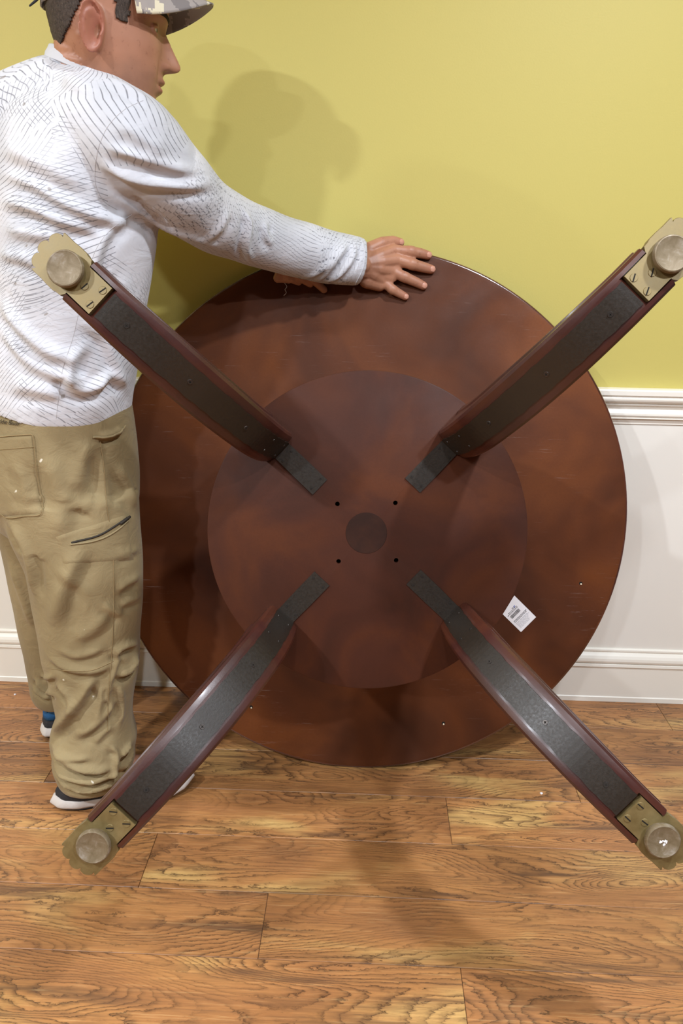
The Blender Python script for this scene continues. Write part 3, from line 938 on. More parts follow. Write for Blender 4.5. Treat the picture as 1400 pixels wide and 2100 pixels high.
def ear(side):
    """auricle: dish with helix rim, inner fold, hollow and lobe; side +1 left"""
    rings_f = []; nt = 40; out = []
    for j in range(nt):
        t = 2 * math.pi * j / nt
        rx = 0.0185 * (1.0 + 0.10 * math.sin(t)); rz = 0.034
        out.append((rx * math.cos(t) - 0.004 * math.sin(t), rz * math.sin(t) - (0.002 if math.sin(t) < 0 else 0)))
    V = []; Fc = []; rr = [0.0, 0.18, 0.34, 0.48, 0.60, 0.70, 0.80, 0.88, 0.95, 1.0]
    for r in rr[1:]:
        for (x, z) in out:
            px_, pz_ = x * r, z * r; fr = x / 0.0185
            hgt = 0.0040
            lobe = np.clip((-pz_ - 0.016) / 0.012, 0, 1)
            hgt += 0.0125 * math.exp(-((r - 0.91) / 0.11) ** 2) * (1 - 0.7 * max(0, fr) ** 2) * (1 - 0.8 * lobe)
            hgt += 0.0085 * math.exp(-((r - 0.56) / 0.11) ** 2) * (0.25 + 0.75 * np.clip(-fr + 0.2, 0, 1)) * (1 - lobe)
            hgt -= 0.0150 * math.exp(-(((px_ - 0.004) / 0.0075) ** 2 + ((pz_ + 0.004) / 0.011) ** 2))
            hgt += 0.0075 * math.exp(-(((px_ - 0.014) / 0.004) ** 2 + ((pz_ + 0.006) / 0.006) ** 2))
            hgt += 0.003 * lobe
            V.append((px_, pz_, hgt))
    for i in range(len(rr) - 2):
        for j in range(nt):
            k_ = (j + 1) % nt; Fc.append((i * nt + j, i * nt + k_, (i + 1) * nt + k_, (i + 1) * nt + j))
    Fc.append(tuple(range(nt - 1, -1, -1)))
    b = (len(rr) - 2) * nt; n0 = len(V)
    for (x, z) in out: V.append((x * 0.93, z * 0.93, -0.001))
    for (x, z) in out: V.append((x * 0.70 + 0.004, z * 0.75, -0.020))
    for j in range(nt):
        k_ = (j + 1) % nt
        Fc.append((b + j, b + k_, n0 + k_, n0 + j)); Fc.append((n0 + j, n0 + k_, n0 + nt + k_, n0 + nt + j))
    Fc.append(tuple(n0 + nt + j for j in range(nt)))
    W = []
    flare = math.radians(24); tilt = math.radians(-9)
    for (x, z, hgt) in V:
        x, z = x * math.cos(tilt) - z * math.sin(tilt), x * math.sin(tilt) + z * math.cos(tilt)
        # flare the back edge away from the skull
        X = x * math.cos(flare) + hgt * math.sin(flare) * -1
        Yv = -x * math.sin(flare) + hgt * math.cos(flare)
        W.append((-0.0120 + X, side * (0.0735 + Yv + 0.004), -0.011 + z))
    return hd(np.array(W)), Fc


pieces = [(hd(HV), HF), ear(-1), ear(1)]
for sd in (-1, 1):
    for el0, rr_ in ((24, .0026), (-26, .0022)):
        lid = []
        for q in range(9):
            az = math.radians(-70 + 140 * q / 8); el = math.radians(el0 * math.cos(az * 0.9))
            lid.append((0.0680 + 0.0122 * math.cos(el) * math.cos(az), sd * 0.0315 + 0.0122 * math.cos(el) * math.sin(az), 0.0145 + 0.0122 * math.sin(el)))
        pieces.append(tube(hd(np.array(lid)), [rr_ * HS] * 9, 10))
NECK0 = np.array([-0.492, 1.470, 1.40])
pieces.append(tube([NECK0 - [0.01, 0, 0.05], NECK0, hd((-0.022, 0, -0.055))[0], hd((-0.02, 0, 0.0))[0]], [(0.060, 0.060), (0.055, 0.055), (0.055, 0.058), (0.05, 0.05)], 32, dense=20))
# muscle cord below the ear
pieces.append(tube([hd((-0.030, -0.052, -0.020))[0], NECK0 + [0.040, -0.022, 0.0]], [0.013, 0.010], 12))


def on_table(px, py, tz):
    d = FWD + (px - 700) / F_PX * RIGHT - (py - 1050) / F_PX * UP
    t = ((TB + TN * tz - CAM) @ TN) / (d @ TN)
    return CAM + d * t


# right hand, flat on the underside near the rim
r_wrist = on_table(738, 545, 0.045)
FING = {  # knuckle, middle joint, end joint, tip (picture points on the table face, height)
    'index': [(808, 514, .021), (842, 516, .0195), (864, 520, .0125), (877, 523.5, .0085)],
    'middle': [(814, 533, .022), (846, 542, .0205), (871, 549, .0125), (884, 552.5, .0085)],
    'ring': [(804, 556, .020), (829, 568, .0185), (854, 579, .0118), (868, 586, .0083)],
    'little': [(785, 577, .017), (805, 594, .0160), (821, 603, .0105), (831, 608.5, .0078)]}
FRAD = {'index': (.0128, .0122, .0112, .0098), 'middle': (.0132, .0125, .0115, .0100), 'ring': (.0126, .0118, .0108, .0096), 'little': (.0116, .0106, .0096, .0084)}
tips = []
for nme, ch in FING.items():
    P = [on_table(*c) for c in ch]; r = FRAD[nme]
    base_ = r_wrist + (P[0] - r_wrist) * 0.22
    pieces.append(tube([base_, r_wrist + (P[0] - r_wrist) * 0.62 + TN * 0.004, P[0]], [.0180, .0160, r[0] * 1.08], 14, up=tuple(TN)))
    pieces.append(tube(P, r, 14, up=tuple(TN)))
    for q in (1,):
        pieces.append(tube([P[q] - (P[q + 1] - P[q]) * .12, P[q] + (P[q + 1] - P[q]) * .12], [r[q] * 1.07] * 2, 12, up=tuple(TN)))
    tips.append((P[2], P[3], r[3]))
# palm fill, heel of the hand and thumb over the rim
pieces.append(tube([r_wrist, on_table(775, 540, .026), on_table(800, 545, .020)], [(.029, .021), (.038, .019), (.040, .015)], 18, up=tuple(TN)))
pieces.append(tube([on_table(752, 575, .026), on_table(778, 584, .016)], [.018, .0145], 14, up=tuple(TN)))
th = [on_table(758, 512, .030), on_table(784, 499, .022), on_table(806, 494.5, .010), on_table(820, 497.5, .004)]
pieces.append(tube(th, [.0170, .0145, .0118, .0098], 14, up=tuple(TN)))
tips.append((th[2], th[3], .0098))
# left hand curled over the rim, mostly behind the right sleeve
l_wrist = np.array([-0.175, 1.752, 1.148])
for q, (kx, ky, ex_, ey_) in enumerate([(618, 553, 664, 594), (602, 563, 636, 606 - 24), (586, 568, 612, 590 - 12), (570, 570, 592, 580 - 6)]):
    k0 = on_table(kx, ky, .022); tp = on_table(ex_, ey_, .009); mid = (k0 + tp) / 2 + TN * 0.006
    pieces.append(tube([l_wrist, k0], [.016, .011], 12)); pieces.append(tube([k0, mid, tp], [.0108, .0098, .0084], 12, up=tuple(TN)))
pieces.append(tube([l_wrist, l_wrist + np.array([0.02, 0.01, 0.02]), on_table(632, 546, -0.01)], [.016, .013, .009], 12))

# body core under the clothes
PEL = np.array([-0.640, 1.500]); PHI = math.radians(45)
SH_R = at(272, 296, 1.385); EL_R = at(498, 474, 1.600); SH_L = np.array([-0.655, 1.625, 1.335]); EL_L = np.array([-0.43, 1.705, 1.250])
pieces.append(tube([SH_R, EL_R, r_wrist], [.042, .036, (.028, .021)], 18, dense=24))
pieces.append(tube([SH_L, EL_L, l_wrist], [.042, .036, .024], 18, dense=24))
pieces.append(tube([(-0.64, 1.50, .86), (-0.60, 1.50, 1.05), (-0.56, 1.495, 1.22), (-0.53, 1.485, 1.36)], [.115, .105, .11, .085], 28, dense=18))
pieces.append(tube([SH_L, (-0.55, 1.50, 1.36), SH_R], [.05, .06, .05], 18, dense=14))
HIP_R = np.array([-0.575, 1.435, 0.84]); HIP_L = np.array([-0.715, 1.565, 0.84])
ANK_R = np.array([-0.585, 1.375, 0.09]); ANK_L = np.array([-0.735, 1.635, 0.09])
KNE_R = np.array([-0.565, 1.415, 0.46]); KNE_L = np.array([-0.725, 1.610, 0.46])
pieces.append(tube([HIP_R, KNE_R, ANK_R], [.075, .052, .034], 18, dense=20)); pieces.append(tube([HIP_L, KNE_L, ANK_L], [.075, .052, .034], 18, dense=20))
pieces.append(tube([HIP_L, HIP_R], [.08, .08], 18))
FT_R = np.array([0.957, 0.290]); FT_L = np.array([0.40, 0.917])
pieces.append(tube([ANK_R - [0, 0, .03], ANK_R + np.array([FT_R[0] * .12, FT_R[1] * .12, -.045])], [.035, .03], 14))
pieces.append(tube([ANK_L - [0, 0, .03], ANK_L + np.array([FT_L[0] * .10, FT_L[1] * .10, -.045])], [.035, .03], 14))
BV_, BF_ = remesh(pieces, 0.0019)
BV_ = smooth_v(BV_, BF_, 2, 0.5)
# knuckle creases etc. come from the shapes; tint attributes for lips, ear, knuckles, stubble
body = pobj('body', BV_, BF_, M['skin']); body['label'] = 'tanned head, neck and hands'
hl = (BV_ - HEAD_C); hx, hy, hz = hl @ H_FWD / HS, hl @ H_LEFT / HS, hl @ H_UP / HS
near_head = (abs(hx) < .16) & (abs(hy) < .12) & (hz > -.13)
lips = np.exp(-(hy / .020) ** 4) * np.exp(-((hz + .058) / .0105) ** 4) * (hx > .088) * near_head
ears = ((abs(hy) > .074) & (hx < 0.02) & (hx > -.06) & near_head) * 0.45
stub = np.clip((-hz - .030) / .02, 0, 1) * np.clip((hx - .005) / .03, 0, 1) * near_head
tint = np.clip(lips + ears, 0, 1)
for p0, p1, r in tips:
    tint = np.maximum(tint, 0.35 * np.exp(-((BV_ - p1) ** 2).sum(1) / (0.014 ** 2)))
for nm_, arr in (('tint', tint), ('stubble', stub)):
    a_ = body.data.attributes.new(nm_, 'FLOAT', 'POINT'); a_.data.foreach_set('value', arr.astype(np.float32))
# fingernails
for p0, p1, r in tips:
    ax_ = (p1 - p0) / np.linalg.norm(p1 - p0); sd_ = np.cross(ax_, TN); sd_ /= np.linalg.norm(sd_); nn_ = np.cross(sd_, ax_)
    V = []; Fc = []; nu_ = 10
    for i in range(7):
        u = i / 6
        for j in range(nu_ + 1):
            v = -1 + 2 * j / nu_; wv = 0.60 * r * math.sqrt(max(0.05, 1 - abs(2 * u - 1) ** 4))
            y_ = v * wv
            V.append(p1 + ax_ * (r * (-0.55 + 1.25 * u)) + sd_ * y_ + nn_ * (math.sqrt(max(r * r - y_ * y_, 0)) * math.sqrt(max(0.02, 1 - (max(0, -0.55 + 1.25 * u)) ** 2 * 0.92)) + 0.0004))
    for i in range(6):
        for j in range(nu_): a = i * (nu_ + 1) + j; Fc.append((a, a + 1, a + nu_ + 2, a + nu_ + 1))
    pobj('fingernail', V, Fc, M['nail'], body)
# eyes + brows
for sd in (-1, 1):
    V, Fc = lathe([(0.0001, 0.0115), (0.004, 0.0108), (0.008, 0.0083), (0.0108, 0.004), (0.0115, 0), (0.0108, -0.004), (0.0001, -0.0115)], 24)
    V = [(z + 0.0680, sd * 0.0315 + x, 0.0145 + y) for x, y, z in V]
    e_ = pobj('eye', hd(np.array(V)), Fc, M['eye_white'], body)
    V, Fc = lathe([(0.0001, 0.0121), (0.0035, 0.0116), (0.0052, 0.0106), (0.0055, 0.0098)], 24)
    V = [(z + 0.0680 + 0.0002, sd * 0.0315 + x - sd * 0.001, 0.0145 + y) for x, y, z in V]
    pobj('iris', hd(np.array(V)), Fc, M['iris'], body)
head_bvh = bvh_of(BV_, BF_)


def on_head(x, y, z):
    """nearest skin point for a head-frame position"""
    loc, nrm, _, _ = head_bvh.find_nearest(Vector(hd((x, y, z))[0])); return np.array(loc), np.array(nrm)


for sd in (-1, 1):
    V = []; Fc = []
    for i in range(15):
        u = i / 14; y_ = 0.012 + 0.040 * u; z_ = 0.0345 + 0.006 * math.sin(u * 2.6) - 0.004 * u; hw = 0.0042 * (1 - u) ** 0.6 + 0.0008
        for q in (-1, 0, 1):
            p, nr = on_head(0.10 - 0.02 * u, sd * y_, z_ + q * hw); V.append(p + nr * (0.0018 if q == 0 else 0.0002))
    for i in range(14):
        for q in range(2): a = i * 3 + q; Fc.append((a, a + 1, a + 4, a + 3))
    pobj('eyebrow', V, Fc, M['brow'], body)

# hair: cropped shell lifted from the scalp
hair_m = np.zeros(len(HV), bool)
for i, (x, y, z) in enumerate(HV):
    ay = abs(y)
    line = np.interp(x, [-0.10, -0.080, -0.060, -0.045, -0.030, -0.012, 0.000, 0.012, 0.016, 0.036, 0.040, 0.060, 0.1], [-0.062, -0.058, -0.040, -0.012, 0.022, 0.040, 0.042, 0.038, 0.008, 0.005, 0.046, 0.068, 0.085])
    hair_m[i] = z > line + 0.0012 * math.sin(x * 900 + y * 300)
ids = np.where(hair_m)[0]; remap = -np.ones(len(HV), int); remap[ids] = np.arange(len(ids))
Fh = [tuple(remap[list(f)]) for f in HF if len(f) == 4 and all(hair_m[list(f)])]
HN = vnormals(HV, [f for f in HF if len(f) == 4])
if (HN[len(HN) // 2] @ (HV[len(HN) // 2] - [0, 0, 0])) < 0: HN = -HN
Hh = HV[ids] + HN[ids] * (0.0030 + 0.0008 * np.random.rand(len(ids)))[:, None]
hair = pobj('hair', hd(Hh), Fh, M['hair']); hair['label'] = 'short cropped dark hair'
sm = hair.modifiers.new('thick', 'SOLIDIFY'); sm.thickness = 0.004; sm.offset = -1

# cap: crown + brim + strap tail
CZ0 = lambda x: 0.016 + 0.050 * np.clip((x + 0.1) / 0.2, 0, 1)
V = []; Fc = []; nt = 72; nr = 16
for i in range(nr + 1):
    u = i / nr
    for j in range(nt):
        t = 2 * math.pi * j / nt; c, s = math.cos(t), math.sin(t)
        cx = 0.005; A = 0.0990; B = 0.0835; e = (1 - u ** 2.6) ** (1 / 2.4) if u < 1 else 0.0
        e = max(e, 0.004)
        x = cx + A * c * e; y = B * s * e
        z0 = CZ0(A * c); V.append((x, y, z0 + (0.146 - z0) * u))
V_in = [(x * 0.975, y * 0.975, z - 0.001) for x, y, z in V[:nt]]
for i in range(nr):
    for j in range(nt): k_ = (j + 1) % nt; Fc.append((i * nt + j, i * nt + k_, (i + 1) * nt + k_, (i + 1) * nt + j))
Fc.append(tuple(nr * nt + j for j in range(nt)))
cap = pobj('cap', hd(np.array(V)), Fc, M['camo']); cap['label'] = 'grey digital camouflage baseball cap'
fix_normals(cap.data); sm = cap.modifiers.new('thick', 'SOLIDIFY'); sm.thickness = 0.0025; sm.offset = -1
V = []; Fc = []; nu_, nv_ = 28, 12
for i in range(nv_ + 1):
    v = i / nv_
    for j in range(nu_ + 1):
        th_ = math.radians(-70 + 140 * j / nu_)
        bx, by = 0.1030 * math.cos(th_), 0.0830 * math.sin(th_)
        ext = 0.062 * max(0.0, math.cos(th_ * 1.27)) ** 0.42
        x = bx + ext * v; y = by * (1 + 0.02 * v)
        z = CZ0(bx) + 0.003 + 0.010 - 0.036 * (y / 0.073) ** 2 * (0.02 + 0.98 * v) - 0.02 * (x - bx) - 0.6 * (x - bx) ** 2
        V.append((x, y, z))
for i in range(nv_):
    for j in range(nu_): a = i * (nu_ + 1) + j; Fc.append((a, a + 1, a + nu_ + 2, a + nu_ + 1))
br = pobj('brim', hd(np.array(V)), Fc, M['camo'], cap); fix_normals(br.data)
sm = br.modifiers.new('thick', 'SOLIDIFY'); sm.thickness = 0.0032; sm.offset = 0
V, Fc = tube(hd(np.array([(-0.090, -0.012, 0.030), (-0.099, -0.016, 0.018), (-0.106, -0.018, 0.010)])), [(0.007, 0.002), (0.007, 0.002), (0.0035, 0.0015)], 8)
pobj('strap_tail', V, Fc, M['shoe_black'], cap)

# -- shirt
TOR = [  # z, cx, cy, half depth, half width
    (0.835, -0.645, 1.500, 0.146, 0.190), (0.87, -0.641, 1.500, 0.148, 0.192), (0.93, -0.626, 1.500, 0.147, 0.192), (1.00, -0.607, 1.499, 0.144, 0.188), (1.08, -0.588, 1.497, 0.145, 0.188),
    (1.16, -0.572, 1.494, 0.148, 0.192), (1.24, -0.560, 1.490, 0.150, 0.196), (1.30, -0.552, 1.487, 0.146, 0.192), (1.345, -0.546, 1.484, 0.136, 0.178), (1.380, -0.540, 1.480, 0.120, 0.150),
    (1.405, -0.520, 1.476, 0.104, 0.116), (1.422, -0.506, 1.472, 0.086, 0.090), (1.442, -0.494, 1.468, 0.072, 0.072)]
TA = np.array(TOR); zz = np.linspace(TA[0, 0], TA[-1, 0], 60)
rings = [ell_ring((np.interp(z, TA[:, 0], TA[:, 1]), np.interp(z, TA[:, 0], TA[:, 2])), PHI, np.interp(z, TA[:, 0], TA[:, 3]), np.interp(z, TA[:, 0], TA[:, 4]), z, 56) for z in zz]
sp = [loft(rings)]
CUFF = on_table(741, 538, 0.043)
arm_pts = [SH_R + [-0.05, 0.02, 0.01], SH_R, at(340, 364, 1.43), at(420, 436, 1.52), EL_R, at(580, 503, 1.665), at(660, 524, 1.715), CUFF]
arm_rad = [.070, .080, .074, .0655, .0600, .0585, .0560, .0520]
sp.append(tube(arm_pts, arm_rad, 30, False, dense=40))
sp.append(tube([SH_L, (SH_L + EL_L) / 2, EL_L, l_wrist - (l_wrist - EL_L) * .1], [.07, .06, .055, .045], 24, True, dense=24))
# shoulder / shoulder blade mass
sp.append(tube([at(205, 264, 1.40), at(265, 297, 1.38)], [.085, .085], 24))
sp.append(tube([at(150, 192, 1.45), at(235, 248, 1.42)], [.060, .060], 24))
sp.append(tube([at(10, 256, 1.45), at(125, 212, 1.45)], [.075, .075], 24))
SV_, SF_ = remesh(sp, 0.0042)
SV_ = smooth_v(SV_, SF_, 10, 0.5)
_lo = np.clip((0.97 - SV_[:, 2]) / 0.135, 0, 1)
SV_[:, 2] += _lo * np.interp(SV_[:, 0], [-0.86, -0.72, -0.60, -0.50, -0.44], [0.055, 0.040, 0.012, 0.004, 0.014])
SHIRT_FOLDS = [
    # across the back
    ([(0, 352), (70, 380), (150, 425), (235, 450), (270, 436)], .010, .0075),
    ([(0, 412), (60, 425), (140, 455), (215, 468)], .011, .0080),
    ([(10, 470), (70, 478), (130, 482)], .012, .0050),
    ([(0, 520), (50, 530), (85, 545)], .010, .0045),
    ([(0, 300), (50, 320), (110, 350), (180, 380)], .014, .0045),
    # under the arm and along the sleeve
    ([(200, 330), (260, 365), (330, 378), (400, 380), (440, 372)], .009, .0062),
    ([(205, 385), (270, 425), (340, 465), (400, 490), (450, 512)], .010, .0055),
    ([(215, 300), (290, 325), (360, 345), (410, 352)], .009, .0055),
    ([(240, 250), (300, 290), (350, 325)], .012, .0030),
    ([(500, 430), (510, 460), (505, 510), (515, 540)], .008, .0060),
    ([(548, 455), (545, 480), (560, 505)], .007, .0035),
    ([(640, 585), (670, 560), (700, 520), (712, 495)], .007, .0055),
    ([(668, 583), (700, 560), (722, 530), (730, 500)], .006, .0045),
    ([(600, 575), (640, 565), (680, 535), (700, 500)], .008, .0035),
    ([(415, 500), (450, 470), (470, 430)], .010, .0030),
    # side and hem
    ([(270, 440), (215, 485), (195, 540), (185, 590)], .010, .0060),
    ([(0, 620), (50, 680), (100, 722), (165, 735)], .013, .0075),
    ([(0, 670), (60, 740), (125, 770), (185, 790)], .012, .0060),
    ([(180, 700), (150, 740), (145, 790), (175, 800), (230, 775)], .011, .0070),
    ([(165, 655), (210, 690), (235, 740), (260, 800)], .010, .0045),
    ([(190, 800), (225, 770), (260, 790)], .010, .0060),
    ([(20, 790), (80, 800), (140, 810)], .012, .0040),
    ([(240, 560), (260, 620), (262, 690)], .016, .0040),
    # shoulder
    ([(215, 160), (265, 185), (310, 212)], .010, .0035),
    ([(60, 130), (120, 150), (190, 190)], .012, .0030)]
SV_ = apply_folds(SV_, SF_, SHIRT_FOLDS)
SV_ = ripple(SV_, SF_, 0.0016, 42, 3)
# hem: trim the underside open and drop the front corner like the photograph
SV_ = smooth_v(SV_, SF_, 1, 0.4)
keep = []
Nn = vnormals(SV_, SF_)
for f in SF_:
    c = SV_[list(f)].mean(0)
    keep.append(not (c[2] < 0.90 and Nn[list(f)].mean(0)[2] < -0.6))
SF_ = [f for f, k_ in zip(SF_, keep) if k_]
shirt = pobj('shirt', SV_, SF_, M['shirt'])
AX = catmull(np.array(arm_pts), 80); AS = np.linspace(0, 0.66, 80); AR = np.interp(AS, np.linspace(0, .66, len(arm_rad)), arm_rad)
d2 = ((SV_[:, None, :] - AX[None]) ** 2).sum(2); ja = d2.argmin(1); da = np.sqrt(d2.min(1))
dl2 = np.linalg.norm(np.cross(SV_ - SH_L, (EL_L - SH_L) / np.linalg.norm(EL_L - SH_L)), axis=1)
is_arm = (da < AR[ja] * 1.22) & (ja > 14)
TAN = np.gradient(AX, axis=0); TAN /= np.linalg.norm(TAN, axis=1)[:, None]
sdv = np.cross(TAN[ja], [0, 0, 1.0]); sdv /= np.linalg.norm(sdv, axis=1)[:, None]; upv = np.cross(sdv, TAN[ja]); rel = SV_ - AX[ja]
ang_a = np.arctan2((rel * sdv).sum(1), (rel * upv).sum(1))
tcx, tcy = np.interp(SV_[:, 2], TA[:, 0], TA[:, 1]), np.interp(SV_[:, 2], TA[:, 0], TA[:, 2])
ang_t = np.arctan2(SV_[:, 1] - tcy, SV_[:, 0] - tcx)
ang_t = np.where(ang_t > 1.6, ang_t - 2 * np.pi, ang_t)
uv = np.stack([np.where(is_arm, AS[ja] + 3.0, ang_t * 0.17), np.where(is_arm, ang_a * 0.06, SV_[:, 2]), np.zeros(len(SV_))], 1)
a_ = shirt.data.attributes.new('cloth_uv', 'FLOAT_VECTOR', 'POINT'); a_.data.foreach_set('vector', uv.astype(np.float32).ravel()); shirt['label'] = 'white long sleeve shirt with grey contour lines'
sb = bvh_of(SV_, SF_)
line_tube('sleeve_seam', sb, [(293, 206), (255, 225), (222, 258), (203, 300), (195, 345), (196, 380), (212, 412), (240, 430)], .0005, M['seam_grey'], shirt)
line_tube('side_seam', sb, [(270, 440), (222, 476), (193, 520), (170, 600), (150, 690), (128, 760), (115, 858)], .0005, M['seam_grey'], shirt)
line_tube('cuff_stitching', sb, [(741, 492), (747, 520), (744, 550), (728, 584)], .0014, M['shirt'], shirt)
# collar band
cr = []
CC = np.array([-0.494, 1.468]); 
for (dz, da) in ((-0.010, .079), (0.0, .0765), (0.006, .073), (0.014, .0695), (0.0155, .067), (0.014, .0645), (0.0, .066), (-0.012, .070)):
    ring_ = []
    for j in range(56):
        t = 2 * math.pi * j / 56
        # collar plane tips down towards the chest
        p = np.array([CC[0] + 0.010, CC[1], 1.437]) + np.array([math.cos(PHI - .35), math.sin(PHI - .35), -0.42]) * da * math.cos(t) + np.array([math.sin(PHI - .35), -math.cos(PHI - .35), -.10]) * da * .98 * math.sin(t)
        p[2] += dz; ring_.append(p)
    cr.append(ring_)
cr.append(cr[0]); V, Fc = loft(cr, False, False)
o = pobj('collar', V, Fc, M['shirt'], shirt); fix_normals(o.data)

# -- trousers
pp = []
PR = [(0.60, -0.640, 1.500, .125, .165), (0.66, -0.640, 1.500, .148, .188), (0.72, -0.641, 1.500, .154, .193), (0.78, -0.641, 1.500, .153, .193), (0.84, -0.640, 1.500, .147, .189), (0.90, -0.636, 1.500, .138, .180)]
PA = np.array(PR); zz = np.linspace(.60, .90, 24)
pp.append(loft([ell_ring((np.interp(z, PA[:, 0], PA[:, 1]), np.interp(z, PA[:, 0], PA[:, 2])), PHI, np.interp(z, PA[:, 0], PA[:, 3]), np.interp(z, PA[:, 0], PA[:, 4]), z, 56) for z in zz]))


def leg_rings(rows, bulge=1.0):
    rr = []
    R_ = np.array(rows, float); ys = np.linspace(R_[0, 0], R_[-1, 0], 46)
    for y in ys:
        l, r, Yc, d = (np.interp(y, R_[:, 0], R_[:, i]) for i in (1, 2, 3, 4))
        a, b = at(l, y, Yc), at(r, y, Yc); c = (a + b) / 2; w = np.linalg.norm(b - a) / 2
        phi = math.atan2(0.30, 0.955)
        rr.append(ell_ring((c[0], c[1]), phi, w * 0.985, d, c[2], 44, 2.15))
    return rr


NEAR = [(1000, 14, 281, 1.435, .118), (1060, 22, 284, 1.432, .120), (1090, 30, 285, 1.430, .120), (1154, 58, 288, 1.425, .116), (1231, 71, 290, 1.415, .108), (1296, 84, 286, 1.405, .104), (1343, 92, 285, 1.400, .100),
        (1373, 103, 282, 1.398, .096), (1425, 112, 273, 1.392, .092), (1465, 120, 269, 1.388, .090), (1490, 108, 273, 1.385, .098), (1512, 105, 280, 1.384, .101), (1535, 112, 274, 1.382, .096), (1552, 108, 277, 1.382, .099), (1572, 116, 268, 1.380, .092), (1588, 122, 258, 1.380, .086)]
FAR = [(1000, -30, 175, 1.57, .105), (1086, 2, 185, 1.580, .104), (1159, 19, 190, 1.590, .100), (1227, 32, 192, 1.600, .096), (1291, 43, 192, 1.610, .092), (1360, 57, 195, 1.620, .088), (1380, 63, 198, 1.625, .086), (1410, 66, 200, 1.630, .085), (1425, 74, 196, 1.632, .080)]
pp.append(loft(leg_rings(NEAR))); pp.append(loft(leg_rings(FAR)))
PV_, PF_ = remesh(pp, 0.0042)
PV_ = smooth_v(PV_, PF_, 12, 0.5)
PANT_FOLDS = [
    # stacked folds above the near shoe
    ([(105, 1530), (130, 1558), (165, 1575), (205, 1578), (235, 1572)], .0085, .0085),
    ([(108, 1560), (125, 1585), (155, 1597), (190, 1600), (230, 1585), (262, 1560)], .0080, .0080),
    ([(112, 1592), (135, 1612), (170, 1622), (215, 1612), (250, 1590)], .0070, .0060),
    ([(225, 1600), (240, 1560), (262, 1535), (272, 1520)], .0065, .0065),
    ([(248, 1585), (262, 1560), (274, 1535)], .0060, .0050),
    ([(104, 1522), (115, 1500), (128, 1480), (160, 1440), (185, 1400), (190, 1375)], .0110, .0070),
    ([(150, 1512), (190, 1490), (225, 1455), (240, 1430)], .0100, .0050),
    ([(190, 1525), (215, 1500), (232, 1490)], .0080, .0030),
    # knee
    ([(95, 1345), (140, 1372), (200, 1375), (232, 1360)], .0080, .0045),
    ([(232, 1340), (255, 1325), (283, 1318)], .0080, .0060),
    ([(235, 1385), (262, 1375), (282, 1345)], .0085, .0070),
    ([(228, 1322), (240, 1352), (226, 1400), (222, 1440)], .0060, .0040),
    ([(110, 1290), (125, 1220), (150, 1160), (165, 1120)], .0160, .0060),
    ([(150, 1310), (190, 1290), (225, 1250)], .0130, .0035),
    ([(240, 1210), (262, 1196), (286, 1182)], .0090, .0045),
    ([(210, 1240), (240, 1256), (252, 1262)], .0080, .0035),
    # thigh and seat
    ([(15, 1062), (40, 1100), (60, 1150), (72, 1230)], .0120, .0060),
    ([(90, 930), (120, 1000), (125, 1060), (115, 1110)], .0200, .0050),
    ([(185, 900), (165, 960), (150, 1010)], .0180, .0045),
    ([(205, 920), (212, 980), (215, 1050)], .0110, .0035),
    ([(240, 950), (262, 1000), (280, 1045)], .0130, .0045),
    ([(120, 1165), (160, 1200), (180, 1230)], .0110, .0030),
    ([(200, 895), (225, 893), (252, 880)], .0060, .0045),
    ([(120, 1330), (150, 1345), (185, 1340), (215, 1325)], .0070, .0030),
    ([(115, 1400), (140, 1430), (150, 1470)], .0090, .0050),
    ([(240, 1400), (250, 1440), (246, 1490)], .0080, .0045),
    ([(200, 1400), (205, 1440), (195, 1480)], .0080, .0040),
    ([(120, 1545), (150, 1556), (185, 1556)], .0060, .0040),
    ([(130, 1605), (165, 1612), (200, 1606)], .0055, .0040),
    ([(225, 1530), (238, 1545), (232, 1570)], .0055, .0045),
    ([(120, 1010), (160, 1030), (200, 1030)], .0130, .0030),
    ([(240, 1140), (262, 1135), (284, 1125)], .0080, .0030),
    ([(245, 1240), (266, 1232), (288, 1222)], .0080, .0035),
    ([(30, 950), (50, 990), (60, 1035)], .0120, .0030),
    # far leg
    ([(20, 1150), (50, 1230), (70, 1290)], .0110, .0050),
    ([(70, 1392), (90, 1412), (112, 1425)], .0065, .0060),
    ([(66, 1408), (85, 1425), (108, 1432)], .0060, .0045),
    ([(82, 1385), (100, 1390), (112, 1384)], .0060, .0040)]
PV_ = apply_folds(PV_, PF_, PANT_FOLDS, 1.8)
PV_ = ripple(PV_, PF_, 0.0017, 38, 9)
PV_ = smooth_v(PV_, PF_, 1, 0.4)
pants = pobj('trousers', PV_, PF_, M['khaki']); pants['label'] = 'baggy khaki work trousers with paint specks'
pb = bvh_of(PV_, PF_)
pk = patch('back_pocket', pb, [(-34, 893), (68, 889), (87, 1054), (-30, 1064)], M['khaki'], pants, .0030, 22, 26)
line_tube('pocket_stitching', pb, [(2, 896), (30, 893), (60, 891), (68, 892), (74, 940), (82, 1000), (86, 1052), (50, 1058), (18, 1062), (3, 1052)], .0009, M['stitch'], pants, .0032)
line_tube('pocket_stitching', pb, [(2, 922), (35, 919), (70, 916)], .0008, M['stitch'], pants, .0033)
patch('zip_pocket', pb, [(112, 1100), (262, 1052), (276, 1150), (128, 1158)], M['khaki'], pants, .0022, 22, 14)
zp = line_tube('zip_opening', pb, [(148, 1112), (175, 1106), (205, 1096), (232, 1080), (258, 1062)], .0022, M['stitch_dark'], pants, .0022)
line_tube('zip_edge', pb, [(146, 1116), (178, 1112), (210, 1103), (238, 1087), (262, 1066)], .0018, M['khaki'], pants, .0030)
line_tube('zip_pull', pb, [(246, 1072), (254, 1066), (262, 1060)], .0030, M['stitch_dark'], pants, .0040)
